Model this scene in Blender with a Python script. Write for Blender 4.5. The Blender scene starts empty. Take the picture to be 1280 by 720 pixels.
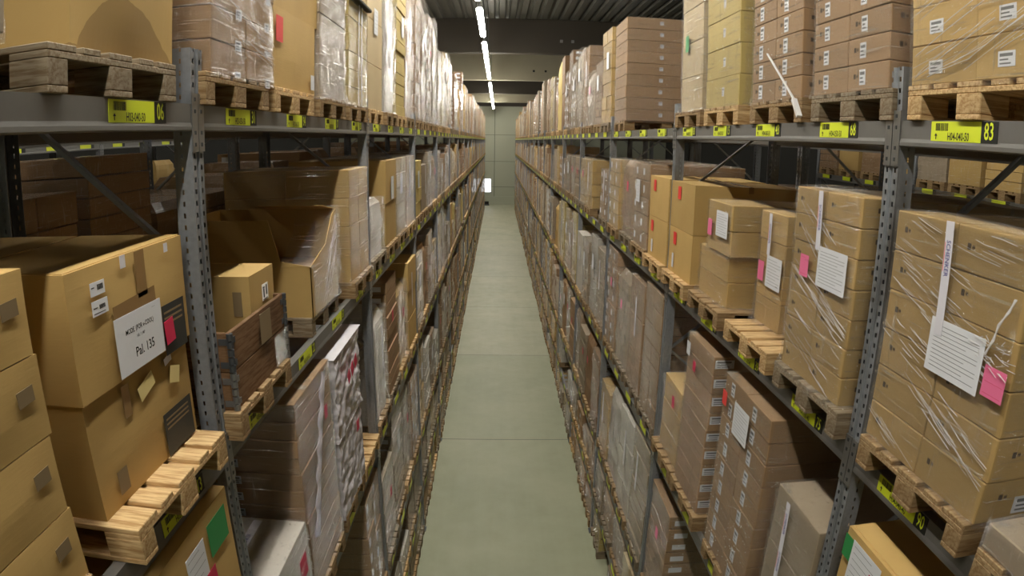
import bpy, math, random
from mathutils import Vector, Matrix, noise

sc = bpy.context.scene
COL = sc.collection
H0 = 6.82                     # height of the camera above the floor; heights below are given from the camera
R = math.radians
rnd = random.Random(7)

# ------------------------------------------------------------------ camera
cd = bpy.data.cameras.new('camera'); cam = bpy.data.objects.new('camera', cd); COL.objects.link(cam); sc.camera = cam
cd.type = 'PANO'; cd.panorama_type = 'FISHEYE_LENS_POLYNOMIAL'      # barrel-distorting wide lens
cd.sensor_fit = 'HORIZONTAL'; cd.sensor_width = 36; cd.sensor_height = 20.25; cd.fisheye_fov = math.pi
cd.fisheye_polynomial_k0 = 0
cd.fisheye_polynomial_k1 = -0.04385700990462434
cd.fisheye_polynomial_k2 = -1.1674733494079777e-05
cd.fisheye_polynomial_k3 = 7.0289183992967445e-06
cd.fisheye_polynomial_k4 = -9.776380201608481e-08
cd.clip_start = 0.05; cd.clip_end = 300
yaw, pitch, roll = 0.024629, 0.226664, 0.014864
_f = Vector((math.sin(yaw)*math.cos(pitch), math.cos(yaw)*math.cos(pitch), -math.sin(pitch)))
_r = Vector((math.cos(yaw), -math.sin(yaw), 0)); _u = _r.cross(_f)
_r2 = math.cos(roll)*_r + math.sin(roll)*_u; _u2 = -math.sin(roll)*_r + math.cos(roll)*_u
cam.matrix_world = Matrix.Translation((0, 0, H0)) @ Matrix((_r2, _u2, -_f)).transposed().to_4x4()

# ------------------------------------------------------------------ world, exposure
w = bpy.data.worlds.new('world'); sc.world = w; w.use_nodes = True
w.node_tree.nodes['Background'].inputs[0].default_value = (0.55, 0.6, 0.6, 1)
w.node_tree.nodes['Background'].inputs[1].default_value = 0.008
sc.view_settings.view_transform = 'Standard'; sc.view_settings.look = 'None'
sc.view_settings.exposure = 0.45; sc.view_settings.gamma = 1; sc.view_settings.use_curve_mapping = False
sc.cycles.use_denoising = True
sc.cycles.max_bounces = 7; sc.cycles.diffuse_bounces = 4; sc.cycles.glossy_bounces = 3
sc.cycles.transparent_max_bounces = 24; sc.cycles.transmission_bounces = 2
sc.cycles.caustics_reflective = False; sc.cycles.caustics_refractive = False
sc.cycles.sample_clamp_indirect = 4
LAMP_POWER = 62.0             # radiance of the aisle's fluorescent tubes
LAMP_COLOR = (1.0, 0.975, 0.87)
LAMP_X, LAMP_Z = -0.50, 3.25
XL, XR = -1.275, 1.731        # aisle-side faces of the two racks
YL, YR = 2.63, 2.585          # centre of the first post ahead on each side
BAY = 3.7
LEV = {'T': 0.173, 'M': -1.37, 'C': -3.20, 'D': -5.01, 'E': -6.0, 'F': -6.82}
LEVN = {'T': 'top shelf', 'M': 'second shelf', 'C': 'third shelf', 'D': 'fourth shelf', 'E': 'lowest shelf', 'F': 'floor'}
SLOT = [0.51, 1.43, 2.33, 3.22]
ORD = ['first', 'second', 'third', 'fourth', 'fifth', 'sixth', 'seventh', 'eighth', 'ninth', 'tenth', 'eleventh', 'twelfth',
       'thirteenth', 'fourteenth', 'fifteenth', 'sixteenth', 'seventeenth', 'eighteenth', 'nineteenth']

# ------------------------------------------------------------------ materials
def lin(h):
    h = h.lstrip('#'); v = [int(h[i:i+2], 16)/255 for i in (0, 2, 4)]
    return tuple(x/12.92 if x <= .04045 else ((x+.055)/1.055)**2.4 for x in v) + (1,)

class NT:
    def __init__(s, name):
        s.m = bpy.data.materials.new(name); s.m.use_nodes = True; s.t = s.m.node_tree; s.t.nodes.clear()
        s.out = s.n('ShaderNodeOutputMaterial')
    def n(s, typ, **kw):
        x = s.t.nodes.new(typ)
        for k, v in kw.items(): setattr(x, k, v)
        return x
    def l(s, a, b): s.t.links.new(a, b)
    def val(s, sock, v):
        if hasattr(v, 'is_linked') or isinstance(v, bpy.types.NodeSocket): s.l(v, sock)
        else: sock.default_value = v
    def math(s, op, a, b=None, clamp=False):
        x = s.n('ShaderNodeMath', operation=op, use_clamp=clamp); s.val(x.inputs[0], a)
        if b is not None: s.val(x.inputs[1], b)
        return x.outputs[0]
    def obj(s): return s.n('ShaderNodeTexCoord').outputs['Object']
    def mapped(s, rot=(0, 0, 0), scale=(1, 1, 1), src=None):
        x = s.n('ShaderNodeMapping'); x.inputs['Rotation'].default_value = rot; x.inputs['Scale'].default_value = scale
        s.l(src if src is not None else s.obj(), x.inputs['Vector']); return x.outputs[0]
    def noise(s, vec, scale, detail=3, rough=.5, dist=0):
        x = s.n('ShaderNodeTexNoise'); x.inputs['Scale'].default_value = scale; x.inputs['Detail'].default_value = detail
        x.inputs['Roughness'].default_value = rough; x.inputs['Distortion'].default_value = dist
        s.l(vec, x.inputs['Vector']); return x.outputs[0]
    def ramp(s, fac, a, b, ca=(0, 0, 0, 1), cb=(1, 1, 1, 1)):
        x = s.n('ShaderNodeValToRGB'); e = x.color_ramp.elements; e[0].position = a; e[1].position = b; e[0].color = ca; e[1].color = cb
        s.l(fac, x.inputs[0]); return x.outputs[0]
    def mix(s, fac, a, b, typ='MIX'):
        x = s.n('ShaderNodeMix', data_type='RGBA', blend_type=typ); s.val(x.inputs[0], fac); s.val(x.inputs[6], a); s.val(x.inputs[7], b)
        return x.outputs[2]
    def bsdf(s, color, rough=.6, metal=0, normal=None, coat=0, coat_rough=.1, coat_normal=None, spec=.5):
        x = s.n('ShaderNodeBsdfPrincipled'); s.val(x.inputs['Base Color'], color); s.val(x.inputs['Roughness'], rough)
        s.val(x.inputs['Metallic'], metal); x.inputs['Specular IOR Level'].default_value = spec
        s.val(x.inputs['Coat Weight'], coat); s.val(x.inputs['Coat Roughness'], coat_rough)
        if normal is not None: s.l(normal, x.inputs['Normal'])
        if coat_normal is not None: s.l(coat_normal, x.inputs['Coat Normal'])
        return x.outputs[0]
    def bump(s, h, strength, dist=.01):
        x = s.n('ShaderNodeBump'); x.inputs['Strength'].default_value = strength; x.inputs['Distance'].default_value = dist
        s.l(h, x.inputs['Height']); return x.outputs[0]
    def done(s, sh): s.l(sh, s.out.inputs[0]); return s.m

def mat_card(name, coat=0.0, streak=0.0):
    m = NT(name); info = m.n('ShaderNodeObjectInfo')
    big = m.noise(m.obj(), 3.0, 3); fine = m.noise(m.mapped(scale=(1, 1, 9)), 14, 4)
    c = m.mix(m.math('MULTIPLY', big, .45), info.outputs['Color'], (.55, .5, .42, 1), 'MULTIPLY')
    c = m.mix(m.math('MULTIPLY', fine, .22), c, (1.35, 1.3, 1.2, 1), 'MULTIPLY')
    v = m.n('ShaderNodeHueSaturation'); m.l(c, v.inputs['Color'])
    m.l(m.math('ADD', m.math('MULTIPLY', info.outputs['Random'], .22), .9), v.inputs['Value'])
    c = v.outputs[0]
    nb = m.bump(fine, .12, .004)
    if not coat: return m.done(m.bsdf(c, .62, normal=nb, spec=.25))
    s1 = m.noise(m.mapped(rot=(0, R(28), 0), scale=(1.2, 1.2, 16)), 4, 4, .6, .6)
    s2 = m.noise(m.mapped(rot=(0, R(-20), 0), scale=(9, 9, 1.5)), 4, 4, .6, .8)
    st = m.ramp(s1, .61, .69)
    st2 = m.ramp(s2, .60, .72)
    both = m.math('MAXIMUM', st, st2)
    gl_ = m.ramp(m.noise(m.mapped(rot=(0, R(10), 0), scale=(3, 3, 1)), 9, 5, .7, 1.5), .62, .68)
    both = m.math('MAXIMUM', both, gl_)
    c = m.mix(m.math('MULTIPLY', both, streak), c, lin('#cfc8be'))  # film streaks and glints painted pale into the base colour
    s3 = m.noise(m.obj(), 17, 3, .6, 1.0); hb = m.bump(m.math('ADD', m.math('ADD', s1, s2), m.math('MULTIPLY', s3, .55)), 1.0, .10)
    return m.done(m.bsdf(c, .5, normal=nb, coat=coat, coat_rough=.08, coat_normal=hb, spec=.3))

def mat_dark_arch(name):
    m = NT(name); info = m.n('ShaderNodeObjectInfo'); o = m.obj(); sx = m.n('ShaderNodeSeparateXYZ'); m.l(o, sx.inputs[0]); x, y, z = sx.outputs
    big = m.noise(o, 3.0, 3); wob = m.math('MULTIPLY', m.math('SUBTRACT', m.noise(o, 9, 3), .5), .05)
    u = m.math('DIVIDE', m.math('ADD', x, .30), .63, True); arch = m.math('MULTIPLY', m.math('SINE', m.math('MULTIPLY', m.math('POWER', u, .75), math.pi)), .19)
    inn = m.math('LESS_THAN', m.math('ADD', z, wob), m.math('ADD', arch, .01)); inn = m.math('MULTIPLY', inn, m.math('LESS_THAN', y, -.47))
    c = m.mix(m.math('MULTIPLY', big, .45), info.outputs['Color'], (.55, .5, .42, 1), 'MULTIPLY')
    c = m.mix(m.math('MULTIPLY', inn, .5), c, lin('#6e5230'))  # darker arch-shaped area low on the front face
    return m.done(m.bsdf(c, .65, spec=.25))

def mat_film(name, base=.05, amount=.5, white='#d8d4d2'):
    m = NT(name)
    s1 = m.noise(m.mapped(rot=(0, R(24), R(20)), scale=(.8, .8, 22)), 3.2, 4, .6, .5)
    s2 = m.noise(m.mapped(rot=(0, R(-35), 0), scale=(14, 14, 1.0)), 2.6, 4, .6, .7)
    a = m.ramp(s1, .58, .68); b = m.ramp(s2, .60, .72)
    mask = m.math('MAXIMUM', a, m.math('MULTIPLY', b, .7))
    lw = m.n('ShaderNodeLayerWeight'); lw.inputs[0].default_value = .18
    fac = m.math('ADD', m.math('MULTIPLY', mask, amount), m.math('MULTIPLY', lw.outputs['Fresnel'], .2))
    fac = m.math('ADD', fac, base, True)
    s3 = m.noise(m.obj(), 20, 3, .6, 1.0); hb = m.bump(m.math('ADD', m.math('ADD', s1, m.math('MULTIPLY', s2, .8)), m.math('MULTIPLY', s3, .5)), 1.0, .11)
    tr = m.n('ShaderNodeBsdfTransparent'); gl = m.n('ShaderNodeBsdfGlossy'); gl.inputs['Roughness'].default_value = .09
    gl.inputs['Color'].default_value = (1, 1, 1, 1); m.l(hb, gl.inputs['Normal'])
    df = m.n('ShaderNodeBsdfDiffuse'); df.inputs['Color'].default_value = lin(white)
    mx = m.n('ShaderNodeMixShader'); mx.inputs[0].default_value = .32; m.l(gl.outputs[0], mx.inputs[1]); m.l(df.outputs[0], mx.inputs[2])
    m2 = m.n('ShaderNodeMixShader'); m.l(fac, m2.inputs[0]); m.l(tr.outputs[0], m2.inputs[1]); m.l(mx.outputs[0], m2.inputs[2])
    return m.done(m2.outputs[0])

def mat_plain(name, color, rough=.6, metal=0, bump=0, bscale=20, var=0, spec=.5):
    m = NT(name); c = lin(color) if isinstance(color, str) else color
    n = m.noise(m.obj(), bscale, 4)
    if var: c = m.mix(m.math('MULTIPLY', n, var), c, (.35, .35, .35, 1), 'MULTIPLY')
    return m.done(m.bsdf(c, rough, metal, normal=m.bump(n, bump, .01) if bump else None, spec=spec))

def mat_wood(name, sc_=(14, 1.2, 14)):
    m = NT(name); info = m.n('ShaderNodeObjectInfo')
    g = m.noise(m.mapped(scale=sc_), 5, 5, .6, .4); b = m.noise(m.obj(), 2.2, 3)
    c = m.mix(m.ramp(g, .42, .62), info.outputs['Color'], (.62, .52, .42, 1), 'MULTIPLY')
    c = m.mix(m.ramp(b, .45, .65), c, (.66, .64, .62, 1), 'MULTIPLY')
    return m.done(m.bsdf(c, .75, normal=m.bump(g, .3, .004), spec=.2))

def mat_post():
    m = NT('perforated_galvanised_steel')
    o = m.obj(); sx = m.n('ShaderNodeSeparateXYZ'); m.l(o, sx.inputs[0]); x, y, z = sx.outputs
    fr = m.math('FRACT', m.math('DIVIDE', z, .05)); zin = m.math('LESS_THAN', m.math('ABSOLUTE', m.math('SUBTRACT', fr, .5)), .21)
    ax = m.math('ABSOLUTE', x)
    h1 = m.math('LESS_THAN', m.math('ABSOLUTE', m.math('SUBTRACT', ax, .032)), .0085)
    h1 = m.math('MULTIPLY', h1, m.math('LESS_THAN', y, .03))
    h2 = m.math('MULTIPLY', m.math('LESS_THAN', m.math('ABSOLUTE', m.math('SUBTRACT', y, .05)), .005), m.math('GREATER_THAN', ax, .05))
    hole = m.math('MULTIPLY', m.math('MAXIMUM', h1, h2), zin)
    n = m.noise(o, 35, 4); n2 = m.noise(m.mapped(scale=(1, 1, .15)), 9, 3)
    c = m.mix(n, lin('#7b7e82'), lin('#9c9ea4')); c = m.mix(m.ramp(n2, .5, .75), c, lin('#5c5a58'))
    b = m.bsdf(c, .45, .4, normal=m.bump(n, .05, .003))
    tr = m.n('ShaderNodeBsdfTransparent'); mx = m.n('ShaderNodeMixShader'); m.l(hole, mx.inputs[0]); m.l(b, mx.inputs[1]); m.l(tr.outputs[0], mx.inputs[2])
    return m.done(mx.outputs[0])

def mat_emit(name, color, strength):
    m = NT(name); e = m.n('ShaderNodeEmission'); e.inputs[0].default_value = tuple(color)+(1,); e.inputs[1].default_value = strength
    return m.done(e.outputs[0])

def mat_floor():
    m = NT('sealed_concrete'); o = m.obj(); sx = m.n('ShaderNodeSeparateXYZ'); m.l(o, sx.inputs[0])
    a = m.noise(o, .5, 5, .6); b = m.noise(o, 2.5, 6, .7); cst = m.noise(m.mapped(scale=(3, .15, 1)), 1.5, 4)
    c = m.mix(m.ramp(a, .35, .65), lin('#9e9f84'), lin('#b1af94'))
    c = m.mix(m.math('MULTIPLY', m.ramp(b, .3, .75), .22), c, lin('#83886f'))
    c = m.mix(m.math('MULTIPLY', m.ramp(cst, .4, .75), .3), c, lin('#b4b39a'))
    sl = m.math('DIVIDE', m.math('SUBTRACT', sx.outputs[1], 19.88), 6.12)
    wn = m.n('ShaderNodeTexWhiteNoise', noise_dimensions='1D'); m.l(m.math('FLOOR', sl), wn.inputs['W'])
    c = m.mix(m.math('MULTIPLY', wn.outputs[0], .3), c, lin('#b0ad96'))
    near = m.math('LESS_THAN', sl, 0.0)
    c = m.mix(m.math('MULTIPLY', near, .35), c, lin('#8a9074'))
    c = m.mix(m.math('LESS_THAN', m.math('FRACT', sl), .004), c, lin('#5c5e50'))
    return m.done(m.bsdf(c, m.ramp(b, .3, .8, (.42, .42, .42, 1), (.6, .6, .6, 1)), normal=m.bump(b, .03, .01), spec=.35))

M = {}
M['card'] = mat_card('corrugated_cardboard')
M['archcard'] = mat_dark_arch('dark_arched_cardboard')
M['wrapcard'] = mat_card('film_covered_cardboard', .9, .42)
M['film'] = mat_film('stretch_film', .10, .45, '#d0c9bf')
M['film2'] = mat_film('cloudy_stretch_film', .12, .55, '#dcd8dc')
M['fold'] = mat_plain('folded_film', '#dcd8d8', .2)
M['wood'] = mat_wood('pallet_wood')
M['post'] = mat_post()
M['steel'] = mat_plain('grey_painted_steel', '#6f6c68', .5, .2, .03, 30, .15)
M['steel2'] = mat_plain('bright_zinc_steel', '#9c9c9c', .35, .8, .05, 40, .2)
M['darksteel'] = mat_plain('dark_brace_steel', '#55585c', .45, .6, .03, 30, .1)
M['yellow'] = mat_plain('yellow_label', '#d6e02e', .5)
M['black'] = mat_plain('black_print', '#141410', .6)
M['blackbox'] = mat_plain('dark_printed_panel', '#34332f', .6, var=.2)
M['greyprint'] = mat_plain('faded_print', '#7e6a4c', .7)
M['greytext'] = mat_plain('grey_print', '#6f6f72', .7)
M['markink'] = mat_plain('carton_print', '#4a3a28', .8)
M['paper'] = mat_plain('white_paper', '#dddde2', .5)
M['pink'] = mat_plain('pink_paper', '#e8749c', .5)
M['red'] = mat_plain('red_paper', '#e2403a', .5)
M['magenta'] = mat_plain('crimson_paper', '#cc2850', .5)
M['green'] = mat_plain('green_paper', '#2f8a4a', .5)
M['blue'] = mat_plain('dark_blue_print', '#3a2f86', .5)
M['teal'] = mat_plain('teal_box', '#1d7f88', .5)
M['tape'] = mat_plain('brown_tape', '#8e6f48', .25)
M['whitetape'] = mat_plain('white_tape', '#d9d6de', .35)
M['strapy'] = mat_plain('pale_yellow_strap', '#dcc88a', .4)
M['whitewrap'] = mat_plain('white_wrapping', '#d4ced4', .4, bump=.8, bscale=7, var=.3)
M['floor'] = mat_floor()
M['concrete'] = mat_plain('pale_concrete', '#a39c86', .8, var=.2, bscale=1.5)
M['darkgirder'] = mat_plain('dark_brown_girder', '#3a3329', .7, var=.2, bscale=2)
M['deck'] = mat_plain('roof_deck', '#4b4940', .5, .3)
M['wall'] = mat_plain('wall_panel', '#b9bba6', .7, var=.12, bscale=.6)
M['walldark'] = mat_plain('dark_wall', '#2c2a25', .8)
M['joint'] = mat_plain('panel_joint', '#6f7266', .8)
M['tube_dim'] = mat_emit('dim_fluorescent_tube', LAMP_COLOR, 6.5)
M['tube'] = mat_emit('fluorescent_tube', LAMP_COLOR, LAMP_POWER)
M['glass'] = mat_emit('daylight_window', (.95, .97, 1), 2.2)
M['void'] = mat_plain('inner_dark', '#1c1712', .9)
M['collar'] = mat_wood('collar_board', (1.4, 1.4, 16))

CARD = {'tan': '#c2a268', 'kraft': '#b39562', 'brown': '#a08161', 'grey': '#9c8c78', 'yellow': '#c0ab6c', 'dark': '#8a6c50', 'pale': '#c4b08c', 'white': '#c4beb6'}
WOOD = {'fresh': '#d2b384', 'old': '#948671', 'mid': '#a68c68'}

# ------------------------------------------------------------------ mesh tools
class MB:
    def __init__(s): s.v = []; s.f = []; s.m = []
    def add(s, vs, fs, m=0, T=None):
        b = len(s.v); s.v += [tuple(T @ Vector(p)) for p in vs] if T is not None else [tuple(p) for p in vs]
        s.f += [tuple(b+i for i in f) for f in fs]; s.m += [m]*len(fs); return s
    def box(s, x0, x1, y0, y1, z0, z1, m=0, T=None):
        return s.add([(x0,y0,z0),(x1,y0,z0),(x1,y1,z0),(x0,y1,z0),(x0,y0,z1),(x1,y0,z1),(x1,y1,z1),(x0,y1,z1)],
                     [(0,3,2,1),(4,5,6,7),(0,1,5,4),(1,2,6,5),(2,3,7,6),(3,0,4,7)], m, T)
    def cbox(s, x0, x1, y0, y1, z0, z1, c=.004, m=0, T=None):
        X, Y, Z = (x0, x1), (y0, y1), (z0, z1); vs = []; idx = {}
        for i in (0, 1):
            for j in (0, 1):
                for k in (0, 1):
                    sx, sy, sz = 1-2*i, 1-2*j, 1-2*k
                    for a in range(3):
                        p = [X[i], Y[j], Z[k]]
                        for q, sg in enumerate((sx, sy, sz)):
                            if q != a: p[q] += sg*c
                        idx[i, j, k, a] = len(vs); vs.append(p)
        g = lambda i, j, k, a: idx[i, j, k, a]
        fs = [(g(0,0,0,0), g(0,0,1,0), g(0,1,1,0), g(0,1,0,0)), (g(1,0,0,0), g(1,1,0,0), g(1,1,1,0), g(1,0,1,0)),
              (g(0,0,0,1), g(1,0,0,1), g(1,0,1,1), g(0,0,1,1)), (g(0,1,0,1), g(0,1,1,1), g(1,1,1,1), g(1,1,0,1)),
              (g(0,0,0,2), g(0,1,0,2), g(1,1,0,2), g(1,0,0,2)), (g(0,0,1,2), g(1,0,1,2), g(1,1,1,2), g(0,1,1,2))]
        for i in (0, 1):
            for j in (0, 1):
                for k in (0, 1):
                    fs.append((g(i,j,k,0), g(i,j,k,1), g(i,j,k,2)))
        for a, b in ((0, 0), (0, 1), (1, 0), (1, 1)):
            fs.append((g(a,b,0,0), g(a,b,1,0), g(a,b,1,1), g(a,b,0,1)))
            fs.append((g(a,0,b,0), g(a,1,b,0), g(a,1,b,2), g(a,0,b,2)))
            fs.append((g(0,a,b,1), g(1,a,b,1), g(1,a,b,2), g(0,a,b,2)))
        return s.add(vs, fs, m, T)
    def prism(s, prof, x0, x1, m=0, T=None, axis='x'):
        n = len(prof)
        mk = {'x': lambda t, a, b: (t, a, b), 'z': lambda t, a, b: (a, b, t), 'y': lambda t, a, b: (a, t, b)}[axis]
        vs = [mk(x0, a, b) for a, b in prof] + [mk(x1, a, b) for a, b in prof]
        fs = [(i, (i+1) % n, (i+1) % n+n, i+n) for i in range(n)] + [tuple(range(n))[::-1], tuple(range(n, 2*n))]
        return s.add(vs, fs, m, T)
    def bar(s, a, b, w, t, m=0):
        a, b = Vector(a), Vector(b); d = (b-a); L = d.length; d.normalize()
        up = Vector((0, 1, 0)) if abs(d.y) < .9 else Vector((1, 0, 0)); x = d.cross(up).normalized(); y = d.cross(x)
        T = Matrix((x, y, d)).transposed().to_4x4(); T.translation = a
        return s.box(-w/2, w/2, -t/2, t/2, 0, L, m, T)
    def grid(s, pts, nu, nv, m=0):
        return s.add(pts, [(j*nu+i, j*nu+i+1, (j+1)*nu+i+1, (j+1)*nu+i) for j in range(nv-1) for i in range(nu-1)], m)
    def mesh(s, name, mats, smooth=False):
        me = bpy.data.meshes.new(name); me.from_pydata(s.v, [], s.f)
        for x in mats: me.materials.append(M[x] if isinstance(x, str) else x)
        me.polygons.foreach_set('material_index', s.m)
        if smooth: me.polygons.foreach_set('use_smooth', [True]*len(s.f))
        me.update(); return me

def fixn(me):
    import bmesh
    bm = bmesh.new(); bm.from_mesh(me); bmesh.ops.recalc_face_normals(bm, faces=bm.faces); bm.to_mesh(me); bm.free(); return me

def ob(name, me, parent=None, T=None, color=None):
    o = bpy.data.objects.new(name, me); COL.objects.link(o)
    if parent is not None: o.parent = parent
    if T is not None: o.matrix_local = T
    if color is not None: o.color = lin(color) if isinstance(color, str) else color
    return o

def tag(o, label, cat, group=None, kind=None):
    o['label'] = label; o['category'] = cat
    if group: o['group'] = group
    if kind: o['kind'] = kind
    return o

def struct(name, me, T=None):
    o = ob(name, me, None, T); o['kind'] = 'structure'; return o

def empty(name, T):
    o = bpy.data.objects.new(name, None); o.empty_display_size = .1; COL.objects.link(o); o.matrix_world = T; return o

def frame(face, x, Y, z, rz=0):
    """Local frame on a rack: local x along the aisle, local -y out into the aisle. face=+1 looks to +x."""
    return Matrix.Translation((x, Y, z+H0)) @ Matrix.Rotation(R(90*face)+rz, 4, 'Z')

_txt = {}
def text_geo(s, size=1.0, cx=1.0):
    if s not in _txt:
        c = bpy.data.curves.new('t', 'FONT'); c.body = s; c.align_x = 'CENTER'; c.align_y = 'CENTER'; c.resolution_u = 2; c.offset = .010
        o = bpy.data.objects.new('t', c); COL.objects.link(o)
        dg = bpy.context.evaluated_depsgraph_get(); me = bpy.data.meshes.new_from_object(o.evaluated_get(dg))
        _txt[s] = ([tuple(v.co) for v in me.vertices], [tuple(p.vertices) for p in me.polygons])
        bpy.data.objects.remove(o); bpy.data.curves.remove(c); bpy.data.meshes.remove(me)
    vs, fs = _txt[s]
    return [(x*size*cx, y*size, 0) for x, y, z in vs], fs

# decal: a thin sheet in its own plane (x right, y up, z out)
def sheet(w, h, mats, texts=(), bars=(), t=.0015, lines=0, wav=0):
    b = MB(); b.box(-w/2, w/2, -h/2, h/2, 0, t, 0)
    for s, size, x, y, mi, cx in texts:
        vs, fs = text_geo(s, size, cx); b.add([(px+x, py+y, t+.0006) for px, py, _ in vs], fs, mi)
    for x0, x1, y0, y1, mi in bars: b.box(x0, x1, y0, y1, t, t+.0005, mi)
    for i in range(lines):
        y = h*.38-h*.76*i/max(1, lines-1); x1 = w*(.42 if i % 3 else .2)
        b.box(-w*.42, x1, y-h*.004, y+h*.004, t, t+.0005, 1)
    return b.mesh('sheet', mats)

def face_T(face, which, w, d, u, v, rot=0, off=.004):
    """which: front / near (end turned to the camera) / top, on a w x d footprint centred on the local origin."""
    if which == 'front': T = Matrix(((1,0,0,u),(0,0,-1,-d/2-off),(0,1,0,v),(0,0,0,1)))
    elif which == 'near':
        if face > 0: T = Matrix(((0,0,-1,-w/2-off),(-1,0,0,u),(0,1,0,v),(0,0,0,1)))
        else: T = Matrix(((0,0,1,w/2+off),(1,0,0,u),(0,1,0,v),(0,0,0,1)))
    else: T = Matrix(((1,0,0,u),(0,1,0,rot*0),(0,0,1,v+off),(0,0,0,1)))
    return T @ Matrix.Rotation(rot, 4, 'Z')

# ------------------------------------------------------------------ setting
b = MB(); b.box(-17, 18, -9, 70, -.3, 0); struct('floor', b.mesh('floor', ['floor']))
b = MB()
prof = []; x = -17.0
while x < 18: prof += [(x, 5.95+H0), (x+.25, 5.95+H0), (x+.31, 6.09+H0), (x+.44, 6.09+H0)]; x += .5
pts = [(px, -9, pz) for px, pz in prof] + [(px, 70, pz) for px, pz in prof]; n = len(prof)
b.add(pts, [(i, i+1, i+1+n, i+n) for i in range(n-1)]); b.box(-17, 18, -9, 70, 6.15+H0, 6.3+H0)
struct('ceiling', b.mesh('ceiling', ['deck']))
b = MB(); b.box(-17, 18, 69, 69.3, 0, 6.2+H0)
# vertical panel joints and horizontal joint lines of the far wall
for xx in (-9.4, -5.4, -2.4, .55-.9, 4.6, 8.6): b.box(xx-.03, xx+.03, 68.97, 69, 0, 6+H0, 1)
for zz in (1.9, 4.6, 7.4): b.box(-17, 18, 68.975, 69, zz-.02, zz+.02, 1)
struct('wall_back', b.mesh('wall_back', ['wall', 'joint']))
b = MB(); b.box(-17, 18, -9.3, -9, 0, 6.2+H0); struct('wall_front', b.mesh('wall_front', ['wall']))
b = MB(); b.box(-17.3, -17, -9, 69, 0, 6.2+H0); struct('wall_left', b.mesh('wall_left', ['walldark']))
b = MB(); b.box(18, 18.3, -9, 69, 0, 6.2+H0); struct('wall_right', b.mesh('wall_right', ['walldark']))
b = MB(); b.box(-17, 18, 68.6, 69, 3.58+H0, 4.05+H0); struct('trim_1', b.mesh('trim', ['darkgirder']))
b = MB(); b.box(-17, 18, 68.93, 69, 0, .9); struct('baseboard_back', b.mesh('plinth', ['wall']))
# bright daylight opening in the far wall, seen past the end of the left rack
b = MB(); b.box(-1.75, -.72, 68.86, 68.92, 1.35, 2.75, 0); b.box(-1.8, -.67, 68.84, 68.93, 2.75, 2.82, 1); b.box(-1.8, -.67, 68.84, 68.93, 1.28, 1.35, 1)
b.box(-1.8, -1.75, 68.84, 68.93, 1.28, 2.82, 1); b.box(-.72, -.67, 68.84, 68.93, 1.28, 2.82, 1)
struct('window_1', b.mesh('window', ['glass', 'joint']))
# roof girders across the hall
girders = [(31.9, 4.265, .5, 'darkgirder', 'steel2', (3.0, 3.55), 4.9), (44.5, 4.10, .6, 'concrete', 'black', (2.35, 3.15), 4.75),
           (52.0, 3.72, .5, 'darkgirder', None, (), 0), (60.0, 3.50, .6, 'concrete', None, (), 0),
           (12.5, 4.2, .6, 'concrete', None, (), 0), (-3, 4.2, .6, 'darkgirder', None, (), 0)]
for i, (yy, zb, th, m1, m2, xs, zz) in enumerate(girders):
    b = MB(); b.cbox(-17, 18, yy, yy+th, zb+H0, 5.96+H0, .03)
    for xx in xs:
        b.box(xx-.07, xx+.07, yy-.03, yy, zz+H0-.07, zz+H0+.07, 1)
    struct('trim_%d' % (i+2), b.mesh('girder', [m1] + ([m2] if m2 else [])))
tb = MB(); tb.cbox(-.45, .45, -.2, .2, .12, .42, .03, 0); tb.box(-.5, .5, -.25, -.18, .0, .14, 1); tb.box(-.45, .45, .1, .2, 0, .14, 1)
t = ob('dark_floor_box', tb.mesh('dark_floor_box', ['void', 'darksteel']), None, Matrix.Translation((-1.35, 68.2, 0)))
tag(t, 'small dark box low on the floor below the bright window of the far wall', 'box')

# ------------------------------------------------------------------ aisle lamps
def lamp_mesh(L, tube='tube'):
    h = MB(); h.prism([(-.035, .12), (-.04, .05), (.04, .05), (.035, .12)], -L/2, L/2, 0, Matrix.Rotation(R(90), 4, 'Z'))
    h.box(-.03, .03, -L/2, L/2, .1, .14)
    d = MB(); d.prism([(-.05, .05), (-.08, .01), (-.05, -.045), (.05, -.045), (.08, .01), (.05, .05)], -L/2+.03, L/2-.03, 0, Matrix.Rotation(R(90), 4, 'Z'))
    return fixn(h.mesh('lamp_housing', ['steel2'])), fixn(d.mesh('lamp_diffuser', [tube]))
def lamp(x, y0, y1, z, label, group, tube='tube'):
    L = y1-y0; hm, dm = lamp_mesh(L, tube)
    t = empty('fluorescent_light', Matrix.Translation((x, (y0+y1)/2, z+H0)))
    tag(t, label, 'ceiling light', group)
    ob('housing', hm, t); ob('diffuser', dm, t)
    for s in (-1, 1):
        r = MB(); r.box(-.006, .006, s*L*.4-.006, s*L*.4+.006, .14, 5.97-z); ob('hanger', r.mesh('hanger', ['darksteel']), t)
segs = [(-6, -3), (-2.8, .3), (.6, 3.8), (4.2, 7.4), (7.8, 10.8), (11.8, 15), (16.2, 20.4), (21.9, 24.4), (25, 29.7), (29.76, 34.5), (37.4, 42), (43, 49.8), (51, 58), (58.6, 67)]
for i, (a, c) in enumerate(segs):
    lamp(LAMP_X, a, c, LAMP_Z, 'lit strip light over the aisle, %s of the line counted from the near end' % ORD[i], 'strip lights over the aisle')
for sx, nm in ((-5.2, 'left'), (5.65, 'right')):
    for i, (a, c) in enumerate([(0, 4.5), (6, 10.5), (12, 16.5), (18, 22.5), (26, 34)]):
        lamp(sx, a, c, LAMP_Z, 'strip light over the neighbouring %s aisle, %s from the near end' % (nm, ORD[i]), 'strip lights over the neighbouring aisles', 'tube_dim')

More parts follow.
